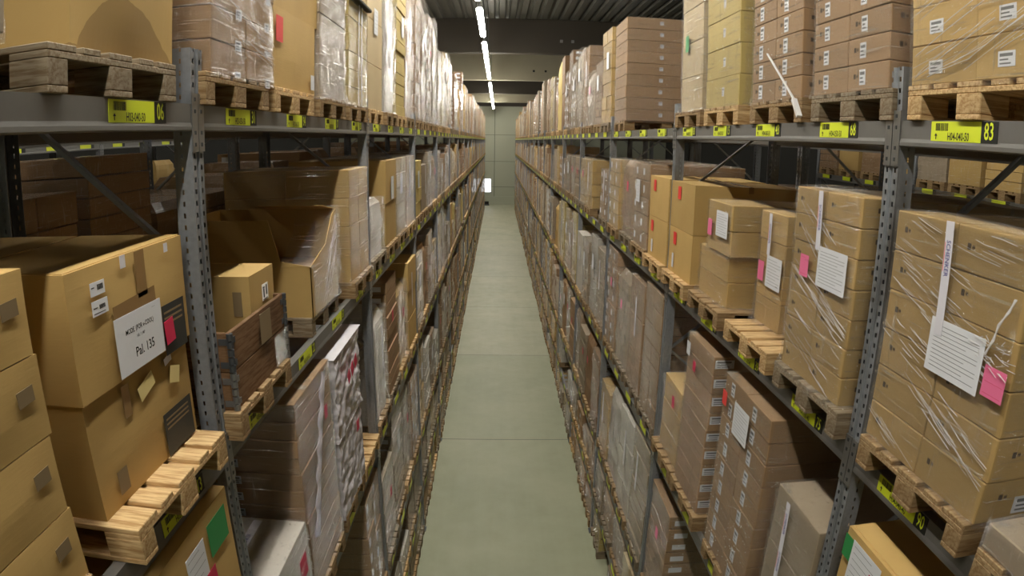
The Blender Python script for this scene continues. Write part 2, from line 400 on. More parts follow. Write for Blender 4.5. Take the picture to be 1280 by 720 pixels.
# ------------------------------------------------------------------ racks
def post_mesh(h):
    b = MB(); P = [(-.055, .085), (-.055, .0), (-.016, 0), (-.008, .012), (.008, .012), (.016, 0), (.055, 0), (.055, .085)]
    t = .003; Q = [(-.055+t, .085), (-.055+t, t), (-.018, t), (-.010, .012+t), (.010, .012+t), (.018, t), (.055-t, t), (.055-t, .085)]
    n = len(P); vs = [(a, c, 0) for a, c in P+Q] + [(a, c, h) for a, c in P+Q]; N = 2*n; fs = []
    for i in range(n-1):
        fs += [(i, i+1, i+1+N, i+N), (n+i+1, n+i, n+i+N, n+i+1+N), (i+N, i+1+N, n+i+1+N, n+i+N)]
    fs += [(0, N, n+N, n), (n-1, 2*n-1, 2*n-1+N, n-1+N)]
    b.add(vs, fs); return fixn(b.mesh('post', ['post']))
POST = post_mesh(H0+.41)
RD = 1.10                                   # rack depth
def brace_meshes():
    out = []; z = .25; k = 0
    b = MB(); b.box(-.018, .018, .08, RD-.08, 0, .035)
    out.append(('horizontal_brace', b.mesh('brace', ['darksteel']), [.2]))
    d1 = MB(); d1.bar((0, .07, 0), (0, RD-.07, .785), .035, .022); d2 = MB(); d2.bar((0, RD-.07, 0), (0, .07, .785), .035, .022)
    return out, fixn(d1.mesh('diagonal', ['steel2'])), fixn(d2.mesh('diagonal', ['steel2']))
HB, DG1, DG2 = brace_meshes()
fp = MB(); fp.box(-.08, .08, -.03, .12, 0, .008); FOOT = fp.mesh('footplate', ['darksteel'])
def frame_thing(face, x, Y, label, group, phase=0):
    t = empty('rack_upright_frame', frame(face, x, Y, -H0)); tag(t, label, 'rack frame', group)
    ob('post', POST, t); ob('post', POST, t, Matrix.Translation((0, RD, 0)) @ Matrix.Rotation(math.pi, 4, 'Z'))
    ob('foot_plate', FOOT, t); ob('foot_plate', FOOT, t, Matrix.Translation((0, RD, 0)) @ Matrix.Rotation(math.pi, 4, 'Z'))
    for z in HB[0][2]: ob('horizontal_brace', HB[0][1], t, Matrix.Translation((0, 0, z)))
    z = H0+.27-.785; k = 0                  # zigzag bracing: the top one runs down towards the front post
    while z > .1:
        ob('diagonal_brace', DG2 if k % 2 else DG1, t, Matrix.Translation((0, 0, z))); z -= .785; k += 1

BL = BAY-.11
PROF = [(.05, 0), (0, 0), (0, -.078), (-.004, -.093), (-.004, -.108), (.0, -.112), (.05, -.112)]
bm_ = MB(); bm_.prism(PROF, -BL/2, BL/2); BEAM = fixn(bm_.mesh('beam_profile', ['steel']))
cm = MB(); cm.box(-.027, .027, -.007, -.001, -.20, .045)
for zz in (-.17, -.12, .02, -.03): cm.box(-.008, .004, -.010, -.007, zz-.008, zz+.008, 1)
CONN = cm.mesh('beam_connector', ['steel2', 'darksteel'])
yp = MB(); yp.box(-.2, .11, -.039, .039, 0, .002, 0); yp.box(.11, .2, -.039, .039, 0, .0022, 1)
LBL_FAR = yp.mesh('location_label', ['yellow', 'black'])
yb = MB(); yb.prism(PROF, -BL/2, BL/2)
for s_ in SLOT:
    cx = s_+.055-BAY/2-.0; yb.box(cx-.2, cx+.11, -.004, 0, -.082, -.004, 1); yb.box(cx+.11, cx+.2, -.004, 0, -.082, -.004, 2)
BEAM_FAR = fixn(yb.mesh('beam_profile', ['steel', 'yellow', 'black']))
yb2 = MB(); yb2.prism(PROF, -BL/2, BL/2)
for s_ in SLOT:
    cx = -(s_-BAY/2); yb2.box(cx-.2, cx+.11, -.004, 0, -.082, -.004, 1); yb2.box(cx+.11, cx+.2, -.004, 0, -.082, -.004, 2)
BEAM_FAR_R = fixn(yb2.mesh('beam_profile', ['steel', 'yellow', 'black']))

CHECK = {('L', 0, 3, 'T'): '06', ('L', 1, 0, 'T'): '31', ('R', 0, 3, 'T'): '83', ('R', 1, 0, 'T'): '68', ('R', 1, 1, 'T'): '43', ('R', 1, 2, 'T'): '15',
         ('L', 0, 3, 'M'): '13', ('R', 0, 3, 'M'): '90', ('R', 1, 0, 'M'): '75', ('L', 1, 0, 'M'): '38', ('L', 1, 1, 'M'): '22'}
LZ = {'T': '50', 'M': '40', 'C': '30', 'D': '20', 'E': '10'}
def location_label(beam, S, bay, slot, lv, lx):
    p = 40+10*(bay*4+slot-3); code = 'H%s-%03d-%s' % ('03' if S == 'L' else '04', max(p, 10), LZ[lv])
    T = Matrix(((1,0,0,lx),(0,0,-1,-.0005),(0,1,0,-.043),(0,0,0,1)))
    b = MB(); b.box(-.2, .11, -.039, .039, 0, .002); pl = ob('location_label', b.mesh('location_label', ['yellow']), beam, T)
    b = MB(); b.box(.11, .2, -.039, .039, 0, .0026); ob('number_plate', b.mesh('number_plate', ['black']), pl)
    num = CHECK.get((S, bay, slot, lv), '%02d' % rnd.randint(11, 97))
    b = MB(); vs, fs = text_geo(num, .088, .62); b.add([(x+.155, y, .0036) for x, y, z in vs], fs)
    b.add([(x+.1545, y+.0006, .0035) for x, y, z in vs], fs); ob('check_digits', b.mesh('check_digits', ['yellow']), pl)
    b = MB(); vs, fs = text_geo(code, .044, .62); b.add([(x-.025, y-.021, .0028) for x, y, z in vs], fs)
    b.box(-.168, -.164, -.032, -.014, .002, .003); b.add([(-.176, -.018, .0029), (-.156, -.018, .0029), (-.166, -.007, .0029)], [(0, 1, 2)])
    x = -.17; k = 0; rr = random.Random(code)
    while x < -.09: wd = rr.choice((.0015, .003, .0045)); b.box(x, x+wd, .002, .032, .002, .0027); x += wd+rr.choice((.002, .0035))
    ob('lettering', b.mesh('lettering', ['black']), pl)

def beam(face, x, Y0, z, front, label, group, S=None, bay=0, lv='T', detail=2):
    Yc = Y0+BAY/2
    f = face if front else -face
    T = frame(f, x, Yc, z); t = empty('rack_beam', T); tag(t, label, 'rack beam', group, 'thing')
    far = front and detail < 2 and S is not None
    prof = BEAM if not far else (BEAM_FAR if face > 0 else BEAM_FAR_R)
    ob('beam_profile', prof, t)
    if detail >= 1:
        for s in (-1, 1): ob('beam_connector', CONN, t, Matrix.Translation((s*(BAY/2-.03), 0, 0)))
    if front and detail == 2 and S:
        for i, so in enumerate(SLOT):
            lx = (so-BAY/2)*(1 if face > 0 else -1)
            if bay <= 2 and lv in 'TM' and not (bay == 0 and i < 3): location_label(t, S, bay, i, lv, lx)
            elif not (bay == 0 and i < 3):
                ob('location_label', LBL_FAR, t, Matrix(((1,0,0,lx),(0,0,-1,-.0005),(0,1,0,-.043),(0,0,0,1))))
    return t

NB = 17
for S, face, xf, Y1 in (('L', 1, XL, YL), ('R', -1, XR, YR)):
    nm = 'left' if S == 'L' else 'right'
    for k in range(-0, NB+2):
        frame_thing(face, xf, Y1+(k-1)*BAY, 'grey perforated upright frame of the %s rack, %s' % (nm, ('just behind the camera' if k == 0 else 'the %s one ahead' % ORD[k-1])),
                    'upright frames of the %s rack' % nm)
    for k in range(NB+1):
        for lv in 'TMCDE':
            beam(face, xf, Y1+(k-1)*BAY, LEV[lv], True, 'grey steel front beam under the %s, %s bay of the %s rack' % (LEVN[lv], ORD[k], nm),
                 'front beams of the %s rack' % nm, S, k, lv, 2 if k <= 5 else (1 if k < 9 else 0))
            if k <= 4 and lv in 'TMC':
                beam(face, xf+(-RD if S == 'L' else RD), Y1+(k-1)*BAY, LEV[lv], False, 'grey steel rear beam under the %s, %s bay of the %s rack' % (LEVN[lv], ORD[k], nm),
                     'rear beams of the %s rack' % nm, None, k, lv, 0)
    # the rack that stands back to back with it, and the row across the neighbouring aisle
    sg = -1 if S == 'L' else 1
    xb = xf+sg*(RD*2+.25); xn = xb+sg*3.0
    for k in range(0, 6):
        frame_thing(-face, xb, Y1+(k-1)*BAY, 'upright frame of the back-to-back rack behind the %s rack, %s' % (nm, 'just behind the camera' if k == 0 else 'the %s ahead' % ORD[k-1]), 'upright frames behind the %s rack' % nm)
    for k in range(0, 5):
        for lv in 'TM':
            beam(-face, xb, Y1+(k-1)*BAY, LEV[lv], True, 'far-side beam under the %s of the rack behind the %s rack, %s bay' % (LEVN[lv], nm, ORD[k]), 'beams behind the %s rack' % nm, None, k, lv, 0)
            beam(-face, xb-sg*RD, Y1+(k-1)*BAY, LEV[lv], False, 'near-side beam under the %s of the rack behind the %s rack, %s bay' % (LEVN[lv], nm, ORD[k]), 'beams behind the %s rack' % nm, None, k, lv, 0)
    dz = 0 if S == 'L' else -.56
    for k in range(1, 5):
        frame_thing(face, xn, Y1+(k-1)*BAY, 'upright frame of the row across the next %s aisle, the %s ahead' % (nm, ORD[k-1]), 'upright frames across the %s aisle' % nm)
    for k in range(1, 4):
        for lv in 'TM':
            beam(face, xn, Y1+(k-1)*BAY, LEV[lv]+dz-.04, True, 'front beam with yellow tags across the next %s aisle, %s, %s bay' % (nm, LEVN[lv], ORD[k]), 'beams across the %s aisle' % nm, 'N', k, lv, 1)
            beam(face, xn+sg*RD, Y1+(k-1)*BAY, LEV[lv]+dz-.04, False, 'rear beam across the next %s aisle, %s, %s bay' % (nm, LEVN[lv], ORD[k]), 'beams across the %s aisle' % nm, None, k, lv, 0)

# ------------------------------------------------------------------ pallets
def pallet_deck():
    b = MB(); rr = random.Random(3)
    xs = [(-.40, .145), (-.2225, .10), (-.0725, .145), (.1225, .10), (.255, .145)]
    for x0, wd in xs: b.cbox(x0, x0+wd, 0, 1.2, .122, .144, .003)
    for y0 in (0, .5275, 1.055): b.cbox(-.4, .4, y0, y0+.145, .100, .122, .003)
    return b
def pal_block(): b = MB(); b.cbox(-.05, .05, -.0725, .0725, 0, .078, .003); return b
def pal_bottom(): b = MB(); b.cbox(-.05, .05, 0, 1.2, 0, .022, .003); return b
D_ = pallet_deck().mesh('deck', ['wood']); B_ = pal_block().mesh('block', ['wood']); BB_ = pal_bottom().mesh('bottom_board', ['wood'])
fb = pallet_deck()
for cx, cw in ((-.35, .05), (0, .0725), (.35, .05)):
    fb.box(cx-cw, cx+cw, 0, 1.2, 0, .022)
    for y0 in (0, .5275, 1.055): fb.box(cx-cw, cx+cw, y0, y0+.145, .022, .1)
PALLET_ONE = fb.mesh('wooden_pallet', ['wood'])
def pallet(face, x, Y, z, label, wood='mid', parts=True, rz=0, group='wooden pallets on the racks'):
    T = frame(face, x, Y, z, rz)
    if not parts:
        o = ob('wooden_pallet', PALLET_ONE, None, None, WOOD[wood]); o.matrix_world = T; tag(o, label, 'pallet', group); return o
    t = empty('wooden_pallet', T); tag(t, label, 'pallet', group)
    ob('deck', D_, t, None, WOOD[wood])
    for cx, sx in ((-.35, 1), (0, 1.45), (.35, 1)):
        ob('bottom_board', BB_, t, Matrix.Translation((cx, 0, 0)) @ Matrix.Diagonal((sx, 1, 1, 1)), WOOD[wood])
        for y0 in (.0725, .6, 1.1275): ob('block', B_, t, Matrix.Translation((cx, y0, .022)) @ Matrix.Diagonal((sx, 1, 1, 1)), WOOD[wood])
    return t

# ------------------------------------------------------------------ loads
def film_mesh(w, d, h, amp=.006, seed=0, nu=56, nv=28, mat='film', top=True, z0=-.02, skirt=0, cap=.0, fine=0):
    """Stretch film drawn round a w x d x h block: four wrinkled sides and a puckered top."""
    b = MB(); per = 2*(w+d); pts = []
    def hull(s, off):
        s = s % per
        if s < w: return (-w/2+s, -d/2-off)
        s -= w
        if s < d: return (w/2+off, -d/2+s)
        s -= d
        if s < w: return (w/2-s, d/2+off)
        s -= w
        return (-w/2-off, d/2-s)
    nvv = nv
    for j in range(nvv):
        z = z0+(h-z0)*j/(nvv-1)
        for i in range(nu+1):
            s = per*(i % nu)/nu
            e = .5-.5*math.cos(min(1, abs(((s) % per))/.03)*math.pi) if False else 1
            q = noise.noise(Vector((s*5+z*6+seed*9.1, z*14-s*2.5, seed*3.3)))+.6*noise.noise(Vector((s*17-z*4, z*5+s*9, seed)))
            if fine:
                r1 = noise.noise(Vector((s*26-z*15+seed, z*4+s*5, seed*2))); r2 = noise.noise(Vector((s*9-z*7, z*9+s*4, seed+4)))
                q = .3*q+.35*(.5-abs(r1))*2-.35+.5*r2
            off = .004+amp*(q+.7)*e
            if skirt and z < .06: off += skirt*(1-z/.06)*(.5+noise.noise(Vector((s*12, seed, 0))))
            x, y = hull(s, max(.001, off)); pts.append((x, y, z))
    b.grid(pts, nu+1, nvv)
    if top:
        n = 16; pts = []; ex = amp*.9 if fine else 0
        for j in range(n):
            for i in range(n):
                u, v = i/(n-1), j/(n-1); e = min(u, v, 1-u, 1-v)*4
                q = noise.noise(Vector((u*5+seed, v*7, seed*1.7)))+.6*noise.noise(Vector((u*13, v*11+seed, 2)))
                pts.append((-w/2-.004-ex+(w+.008+2*ex)*u, -d/2-.004-ex+(d+.008+2*ex)*v, h+.004+amp*.9*(q+1.0)*min(1, e)+cap*min(1, e)))
        b.grid(pts, n, n)
    return b.mesh('stretch_film', [mat], True)

_cache = {}
def carton_mesh(w, d, h, tape=True, c=.004, mat='card', flaps=True):
    key = (round(w, 3), round(d, 3), round(h, 3), tape, c, mat)
    if key in _cache: return _cache[key]
    b = MB(); b.cbox(-w/2, w/2, -d/2, d/2, 0, h, c, 0)
    if tape:
        b.box(-w/2+.002, w/2-.002, -.024, .024, h-.0005, h+.0008, 1)
        for s in (-1, 1): b.box(s*(w/2)-.0008, s*(w/2)+.0008, -.024, .024, h-.07, h+.0006, 1)
    _cache[key] = b.mesh('carton', [mat, 'tape']); return _cache[key]

def sags(w, d, h, seed, amt=.012, n=9, c=.006):
    """A carton whose walls belly out a little and whose top is not quite flat."""
    b = MB(); rr = random.Random(seed)
    def side(P0, U, V, N, a, nu, nv):
        pts = []
        for j in range(nv):
            for i in range(nu):
                u, v = i/(nu-1), j/(nv-1); e = math.sin(math.pi*u)*math.sin(math.pi*v)
                q = noise.noise(Vector((u*3+seed, v*3, seed*.7)))*.4+.8
                pts.append(Vector(P0)+Vector(U)*u+Vector(V)*v+Vector(N)*a*e*q)
        b.grid(pts, nu, nv)
    side((-w/2, -d/2, 0), (w, 0, 0), (0, 0, h), (0, -1, 0), amt, n, n)
    side((w/2, -d/2, 0), (0, d, 0), (0, 0, h), (1, 0, 0), amt, n, n)
    side((w/2, d/2, 0), (-w, 0, 0), (0, 0, h), (0, 1, 0), amt, n, n)
    side((-w/2, d/2, 0), (0, -d, 0), (0, 0, h), (-1, 0, 0), amt, n, n)
    side((-w/2, -d/2, h), (w, 0, 0), (0, d, 0), (0, 0, 1), -amt*.6, n, n)
    side((-w/2, d/2, 0), (w, 0, 0), (0, -d, 0), (0, 0, -1), 0, 2, 2)
    return b.mesh('carton', ['card'], False)

def decal(parent, name, face, which, w, d, u, v, sw, sh, mats, rot=0, off=.006, texts=(), bars=(), lines=0, label=None, t=.0015):
    o = ob(name, sheet(sw, sh, mats, texts, bars, t, lines), parent, face_T(face, which, w, d, u, v, rot, off))
    if label: o['label'] = label
    return o

def folds(parent, face, w, d, h, lines, name='film_fold', wid=.0022):
    """Bright creases where the film is gathered: thin ridges over the front. lines: (x0,z0,x1,z1)."""
    b = MB()
    for x0, z0, x1, z1 in lines: b.bar((x0, -d/2-.012, z0), (x1, -d/2-.012, z1), wid, wid*1.2)
    return ob(name, b.mesh(name, ['fold']), parent)

def creases(parent, w, d, h, clusters, seed):
    """Thin broken creases where the film is drawn tight; cluster = (x, z, half width, half height, count, slope, length)."""
    b = MB(); rr = random.Random(seed)
    for cx, cz, hw, hh, n, sl, ln in clusters:
        for _ in range(n):
            x = cx+rr.uniform(-hw, hw); z = cz+rr.uniform(-hh, hh)+sl*(x-cx); L = ln*rr.uniform(.25, 1); m_ = sl+rr.uniform(-.05, .05)
            x0, x1 = max(-w/2+.01, x-L/2), min(w/2-.01, x+L/2)
            z0, z1 = z+m_*(x0-x), z+m_*(x1-x)
            if min(z0, z1) < .01 or max(z0, z1) > h or x1-x0 < .03: continue
            q = rr.choice((.0007, .001, .0016)); y = -d/2-.010-rr.uniform(0, .006); xm = (x0+x1)/2; zm = (z0+z1)/2+rr.uniform(-.004, .004)
            b.bar((x0, y+.004, z0), (xm, y, zm), q, q*1.3); b.bar((xm, y, zm), (x1, y+.004, z1), q, q*1.3)
    return ob('film_creases', b.mesh('film_creases', ['fold']), parent)  # pale ridges: the creases' highlights are put into their colour

def near_load(face, xf, y0, y1, z0, z1, label, depth=1.15, cols=2, rows=4, deep=3, color='brown', film='film', amp=.006,
              seed=1, sticker=None, near_sticker=None, gap=.004, nocol=None, group='film-wrapped pallet loads', cat='wrapped load', rz=0,
              topcap=0, jitter=.004, name='wrapped_load', skirt=.012, carton_tape=False, marks=False):
    w = y1-y0; d = depth; h = z1-z0; sg = -1 if face > 0 else 1
    T = frame(face, xf+sg*d/2, (y0+y1)/2, z0, rz)
    t = empty(name, T); tag(t, label, cat, group); rr = random.Random(seed)
    cw, cdp, ch = w/cols, d/deep, h/rows
    me = carton_mesh(cw-gap, cdp-gap, ch-gap*.75, carton_tape)
    for k in range(rows):
        for i in range(cols):
            for j in range(deep):
                if j == deep-1 and k < rows-1 and deep > 2: continue
                if 0 < j < deep-1 and 0 < i < cols-1 and k < rows-1: continue
                if j > 0 and k < rows-1 and ((face > 0 and i > 0) or (face < 0 and i < cols-1)): continue
                T2 = Matrix.Translation((-w/2+cw*(i+.5)+rr.uniform(-jitter, jitter), -d/2+cdp*(j+.5)+rr.uniform(-jitter, jitter), ch*k)) @ Matrix.Rotation(rr.uniform(-.008, .008), 4, 'Z')
                c = ob('carton', me, t, T2, CARD[color])
                if sticker and j == 0:
                    sw, sh, fu, fv, mt = sticker
                    ob('sticker', sheet_cached(sw, sh, mt), c, face_T(face, 'front', cw-gap, cdp-gap, fu*cw, fv*ch, 0, .001))
                if near_sticker and ((face > 0 and i == 0) or (face < 0 and i == cols-1)) and j == 0:
                    sw, sh, fu, fv, mt = near_sticker
                    ob('sticker', sheet_cached(sw, sh, mt), c, face_T(face, 'near', cw-gap, cdp-gap, fu*cdp, fv*ch, 0, .001))
                if marks and j == 0:
                    ob('printed_mark', sheet_cached(.05, .03, 'mark'), c, face_T(face, 'front', cw-gap, cdp-gap, (.28 if face > 0 else -.28)*cw, .55*ch, 0, .001))
                    if (face > 0 and i == 0) or (face < 0 and i == cols-1): ob('printed_mark', sheet_cached(.05, .03, 'mark'), c, face_T(face, 'near', cw-gap, cdp-gap, -.3*cdp, .6*ch, 0, .001))
    if film:
        ob('stretch_film', film_mesh(w, d, h, amp, seed, mat=film, skirt=skirt, cap=topcap), t)
    return t, w, d, h

_sh = {}
def sheet_cached(sw, sh, mt):
    k = (sw, sh, mt)
    if k not in _sh:
        if mt == 'label': _sh[k] = sheet(sw, sh, ['paper', 'greytext'], bars=[(-sw*.4, sw*.35, sh*.15, sh*.35, 1), (-sw*.4, sw*.1, -sh*.1, 0, 1), (-sw*.4, sw*.25, -sh*.35, -sh*.25, 1)], t=.001)
        elif mt == 'mark':
            b = MB(); b.box(-.024, -.004, -.012, .012, 0, .0006); b.box(.004, .008, -.008, .008, 0, .0006); b.box(.012, .016, -.008, .008, 0, .0006); b.box(.002, .018, -.002, .002, 0, .0006); _sh[k] = b.mesh('mark', ['markink'])
        elif mt == 'marks': _sh[k] = sheet(sw, sh, ['greyprint', 'greyprint'], t=.0004)
        elif mt == 'arrows':
            _sh[k] = sheet(sw, sh, ['greyprint'], t=.0004)
        else: _sh[k] = sheet(sw, sh, [mt], t=.001)
    return _sh[k]
# ------------------------------------------------------------------ loads the photograph shows close up
DK = .144
def up(lv): return LEV[lv]+DK
def L_T(): pass
used = set()
def use(S, bay, slot, lv): used.add((S, bay, slot, lv))
for k in [('L',0,0),('L',0,1),('R',0,0),('R',0,1),('R',0,2)]:
    for lv in 'TMCDEF': used.add(k+(lv,))

# ---- left rack, top shelf
for s in (2, 3): use('L', 0, s, 'T'); use('R', 0, s, 'T'); use('L', 0, s, 'M'); use('R', 0, s, 'M'); use('L', 0, s, 'C'); use('R', 0, s, 'C')
for s in range(4):
    for lv in 'TMC': use('L', 1, s, lv); use('R', 1, s, lv)
pallet(1, -1.25, 1.00, LEV['T'], 'grey weathered pallet at the left edge of the picture, top shelf of left rack', 'old')
near_load(1, -1.25, .6, 1.42, up('T'), up('T')+.10, 'low silvery film bundle at the far left edge, top shelf', cols=1, rows=1, deep=1, color='grey', film='film2', amp=.02, seed=4, topcap=.03)
pallet(1, -1.25, 2.0, LEV['T'], 'worn pallet under the large sagging tan carton above tag 06', 'old')
def carton(face, xf, y0, y1, z0, z1, depth, label, color='tan', seed=None, group=None, rz=0, tape=True, amt=.008, flat=False):
    w, h = y1-y0, z1-z0; sg = -1 if face > 0 else 1
    T = frame(face, xf+sg*depth/2, (y0+y1)/2, z0, rz)
    me = carton_mesh(w, depth, h, False) if flat else sags(w, depth, h, seed if seed else sum(map(ord, label)) % 97, amt)
    t = empty('carton', T); tag(t, label, 'carton', group)
    ob('box_body', me, t, None, CARD[color])
    if tape:
        b = MB(); b.box(-w/2+.004, w/2-.004, -.025, .025, h-.0004 if flat else h-.003, h+.0012)
        for s in (-1, 1): b.box(s*(w/2)-.0012, s*(w/2)+.0012, -.025, .025, h-.08, h)
        ob('tape', b.mesh('tape', ['tape']), t)
    return t, w, depth, h
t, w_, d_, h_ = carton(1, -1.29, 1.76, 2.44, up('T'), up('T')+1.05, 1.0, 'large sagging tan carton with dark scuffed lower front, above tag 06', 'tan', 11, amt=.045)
bx = [c for c in t.children if c.name.startswith('box_body')][0]; me = sags(w_, d_, h_, 11, .045, 24); me.materials[0] = M['archcard']; bx.data = me
pallet(1, -1.24, 3.05, LEV['T'], 'brown pallet right behind the near left post, top shelf, above tag 31', 'mid')
t, w_, d_, h_ = near_load(1, -1.24, 2.71, 3.53, up('T'), up('T')+1.2, 'brown cartons tightly wrapped in film with slanting shiny creases, above tag 31', rows=8, cols=2, color='brown', film='film', amp=.008, seed=2, sticker=(.07, .05, .25, 0, 'label'))
creases(t, w_, d_, h_, [(0, .22, .38, .12, 26, -.20, .35), (.2, .55, .2, .2, 20, -.18, .3), (0, .9, .38, .2, 16, -.2, .3)], 1)
pallet(1, -1.25, 3.98, LEV['T'], 'pale new pallet under the two plain tan cartons with a red square, top shelf left', 'fresh')
t, w_, d_, h_ = carton(1, -1.27, 3.56, 4.46, up('T'), up('T')+.47, 1.1, 'plain tan carton with a red square, under another on the top left shelf', 'tan', 21, group='plain tan cartons on the top left shelf')
decal(t, 'red_label', 1, 'front', w_, d_, -.33, .34, .12, .15, ['red', 'magenta'], off=.012, lines=3)
decal(t, 'white_label', 1, 'front', w_, d_, .36, .08, .08, .10, ['paper', 'greytext'], off=.012)
t, w_, d_, h_ = carton(1, -1.28, 3.62, 4.56, up('T')+.475, up('T')+1.05, 1.1, 'plain tan carton above the one with the red square, cut by picture top', 'tan', 22, group='plain tan cartons on the top left shelf')
pallet(1, -1.25, 4.93, LEV['T'], 'pallet under the crinkled film load, third place past the near left post, top shelf', 'mid')
near_load(1, -1.26, 4.55, 5.34, up('T'), up('T')+1.2, 'brown load in heavy crinkled film, beside the plain tan cartons on the top left shelf', rows=2, cols=1, color='grey', film='film2', amp=.014, seed=5, skirt=.05)
pallet(1, -1.25, 5.86, LEV['T'], 'pallet under the yellowish strapped cartons beside the second left post, top shelf', 'mid')
t, w_, d_, h_ = near_load(1, -1.26, 5.46, 6.24, up('T'), up('T')+.9, 'yellowish strapped carton stack under a dark sheet, beside second left post, top shelf', rows=6, cols=2, color='yellow', film='film', amp=.004, seed=6)
b = MB()
for x in (-.02, .1): b.box(x-.008, x+.008, -d_/2-.012, -d_/2-.008, 0, h_+.002)
ob('strap', b.mesh('strap', ['whitetape']), t)
b = MB(); b.cbox(-w_/2-.03, w_/2+.03, -d_/2-.04, d_/2, h_+.012, h_+.05, .01); ob('top_sheet', b.mesh('top_sheet', ['darkgirder']), t)

# ---- left rack, second shelf
pallet(1, -1.22, 1.02, LEV['M'], 'pallet under the plain carton pile at the bottom left corner', 'mid')
for i in range(4):
    for j in range(2):
        t, w_, d_, h_ = carton(1, -1.24-(.575*j), .93+.004*i, 1.425-.012*(i % 2), up('M')+.236*i, up('M')+.236*(i+1)-.004, .57,
            'plain tan carton at the left picture edge, %s from the bottom, %s row' % (ORD[i], 'front' if j == 0 else 'back'), 'tan', 31+i+4*j, group='plain tan cartons at the left edge', amt=.006)
        if j == 0:
            decal(t, 'printed_mark', 1, 'front', w_, d_, .16, .14, .07, .045, ['greyprint', 'greytext'], rot=.05, off=.007)
pallet(1, -1.19, 2.07, LEV['M'], 'pale new pallet jutting out under the two Pal. 135 cartons, above tag 13', 'fresh')
b = MB(); b.box(-.004, .004, 0, .1, .144, .150)
t, w_, d_, h_ = carton(1, -1.33, 1.70, 2.48, up('M'), -.80, 1.0, 'large tan carton under the Pal. 135 carton, dark panels on both ends', 'tan', 41, group='large tan cartons with dark panels', amt=.012)
def panel(t, w, d, which, u, v, pw, ph, off=.013):
    bars = [(-pw*.42, pw*.38, ph*(.32-.11*i), ph*(.36-.11*i), 1) for i in range(3)]
    decal(t, 'dark_printed_panel', 1, which, w, d, u, v, pw, ph, ['blackbox', 'greyprint'], bars=bars, off=off, t=.0008)
panel(t, w_, d_, 'front', .22, .10, .25, .18); panel(t, w_, d_, 'near', .27, .10, .32, .20)
decal(t, 'tape_strip', 1, 'front', w_, d_, -.14, .35, .05, .12, ['tape'], off=.012, t=.0008)
decal(t, 'yellow_tape_piece', 1, 'front', w_, d_, .0, .355, .12, .06, ['strapy'], rot=.3, off=.018)
decal(t, 'yellow_tape_piece', 1, 'front', w_, d_, .23, .32, .08, .07, ['strapy'], rot=-.3, off=.018)
decal(t, 'white_tape_piece', 1, 'front', w_, d_, .19, .395, .06, .03, ['whitetape'], rot=.2, off=.016)
decal(t, 'faint_print', 1, 'front', w_, d_, -.25, .09, .07, .09, ['greyprint'], off=.011, t=.0004)
t, w_, d_, h_ = carton(1, -1.315, 1.69, 2.50, -.795, -.365, 1.02, 'large tan carton with white sheet reading Pal. 135, on top of another', 'tan', 42, group='large tan cartons with dark panels', amt=.012)
panel(t, w_, d_, 'front', .26, .085, .19, .20); panel(t, w_, d_, 'near', .30, .10, .28, .18)
decal(t, 'tape_strip', 1, 'front', w_, d_, .04, .345, .07, .17, ['tape'], rot=.02, off=.013, t=.0006)
decal(t, 'tape_strip', 1, 'front', w_, d_, -.02, .245, .30, .06, ['tape'], rot=.04, off=.013, t=.0006)
decal(t, 'paper_sheet', 1, 'front', w_, d_, -.015, .12, .335, .212, ['paper', 'black', 'greytext'], rot=.0, off=.017,
      texts=[('Pal. 135', .050, 0.02, -.045, 1, .9), ('MODE. (POR v-COOL)', .026, 0, .042, 1, .8), ('NR. / 1 MP', .016, 0, .012, 2, .8), ('- ---- -', .012, .11, .088, 2, .9)], label='white sheet lettered Pal. 135')
decal(t, 'crimson_label', 1, 'front', w_, d_, .20, .08, .075, .095, ['magenta'], rot=.1, off=.021)
decal(t, 'small_label', 1, 'front', w_, d_, -.245, .355, .085, .045, ['paper', 'black'], bars=[(-.002+.006*q, .002+.006*q, -.006, .012, 1) for q in range(6)]+[(-.038, -.02, .004, .007, 1)], off=.012)
decal(t, 'small_label', 1, 'front', w_, d_, -.245, .292, .095, .05, ['paper', 'black'], bars=[(-.004+.006*q, .0+.006*q, -.006, .008, 1) for q in range(6)]+[(-.04, -.015, -.0, .003, 1), (-.04, .03, -.018, -.016, 1)], off=.014)
decal(t, 'white_tape_piece', 1, 'front', w_, d_, -.075, .41, .035, .045, ['whitetape'], off=.012)
decal(t, 'white_tape_piece', 1, 'front', w_, d_, .245, .405, .03, .035, ['whitetape'], off=.012)
b = MB()
for s in (-1, 1): b.cbox(-w_/2+.006, w_/2-.004, s*.255-.245, s*.255+.245, h_-.002, h_+.004, .0015)
ob('top_flaps', b.mesh('top_flaps', ['card']), t, None, CARD['tan'])
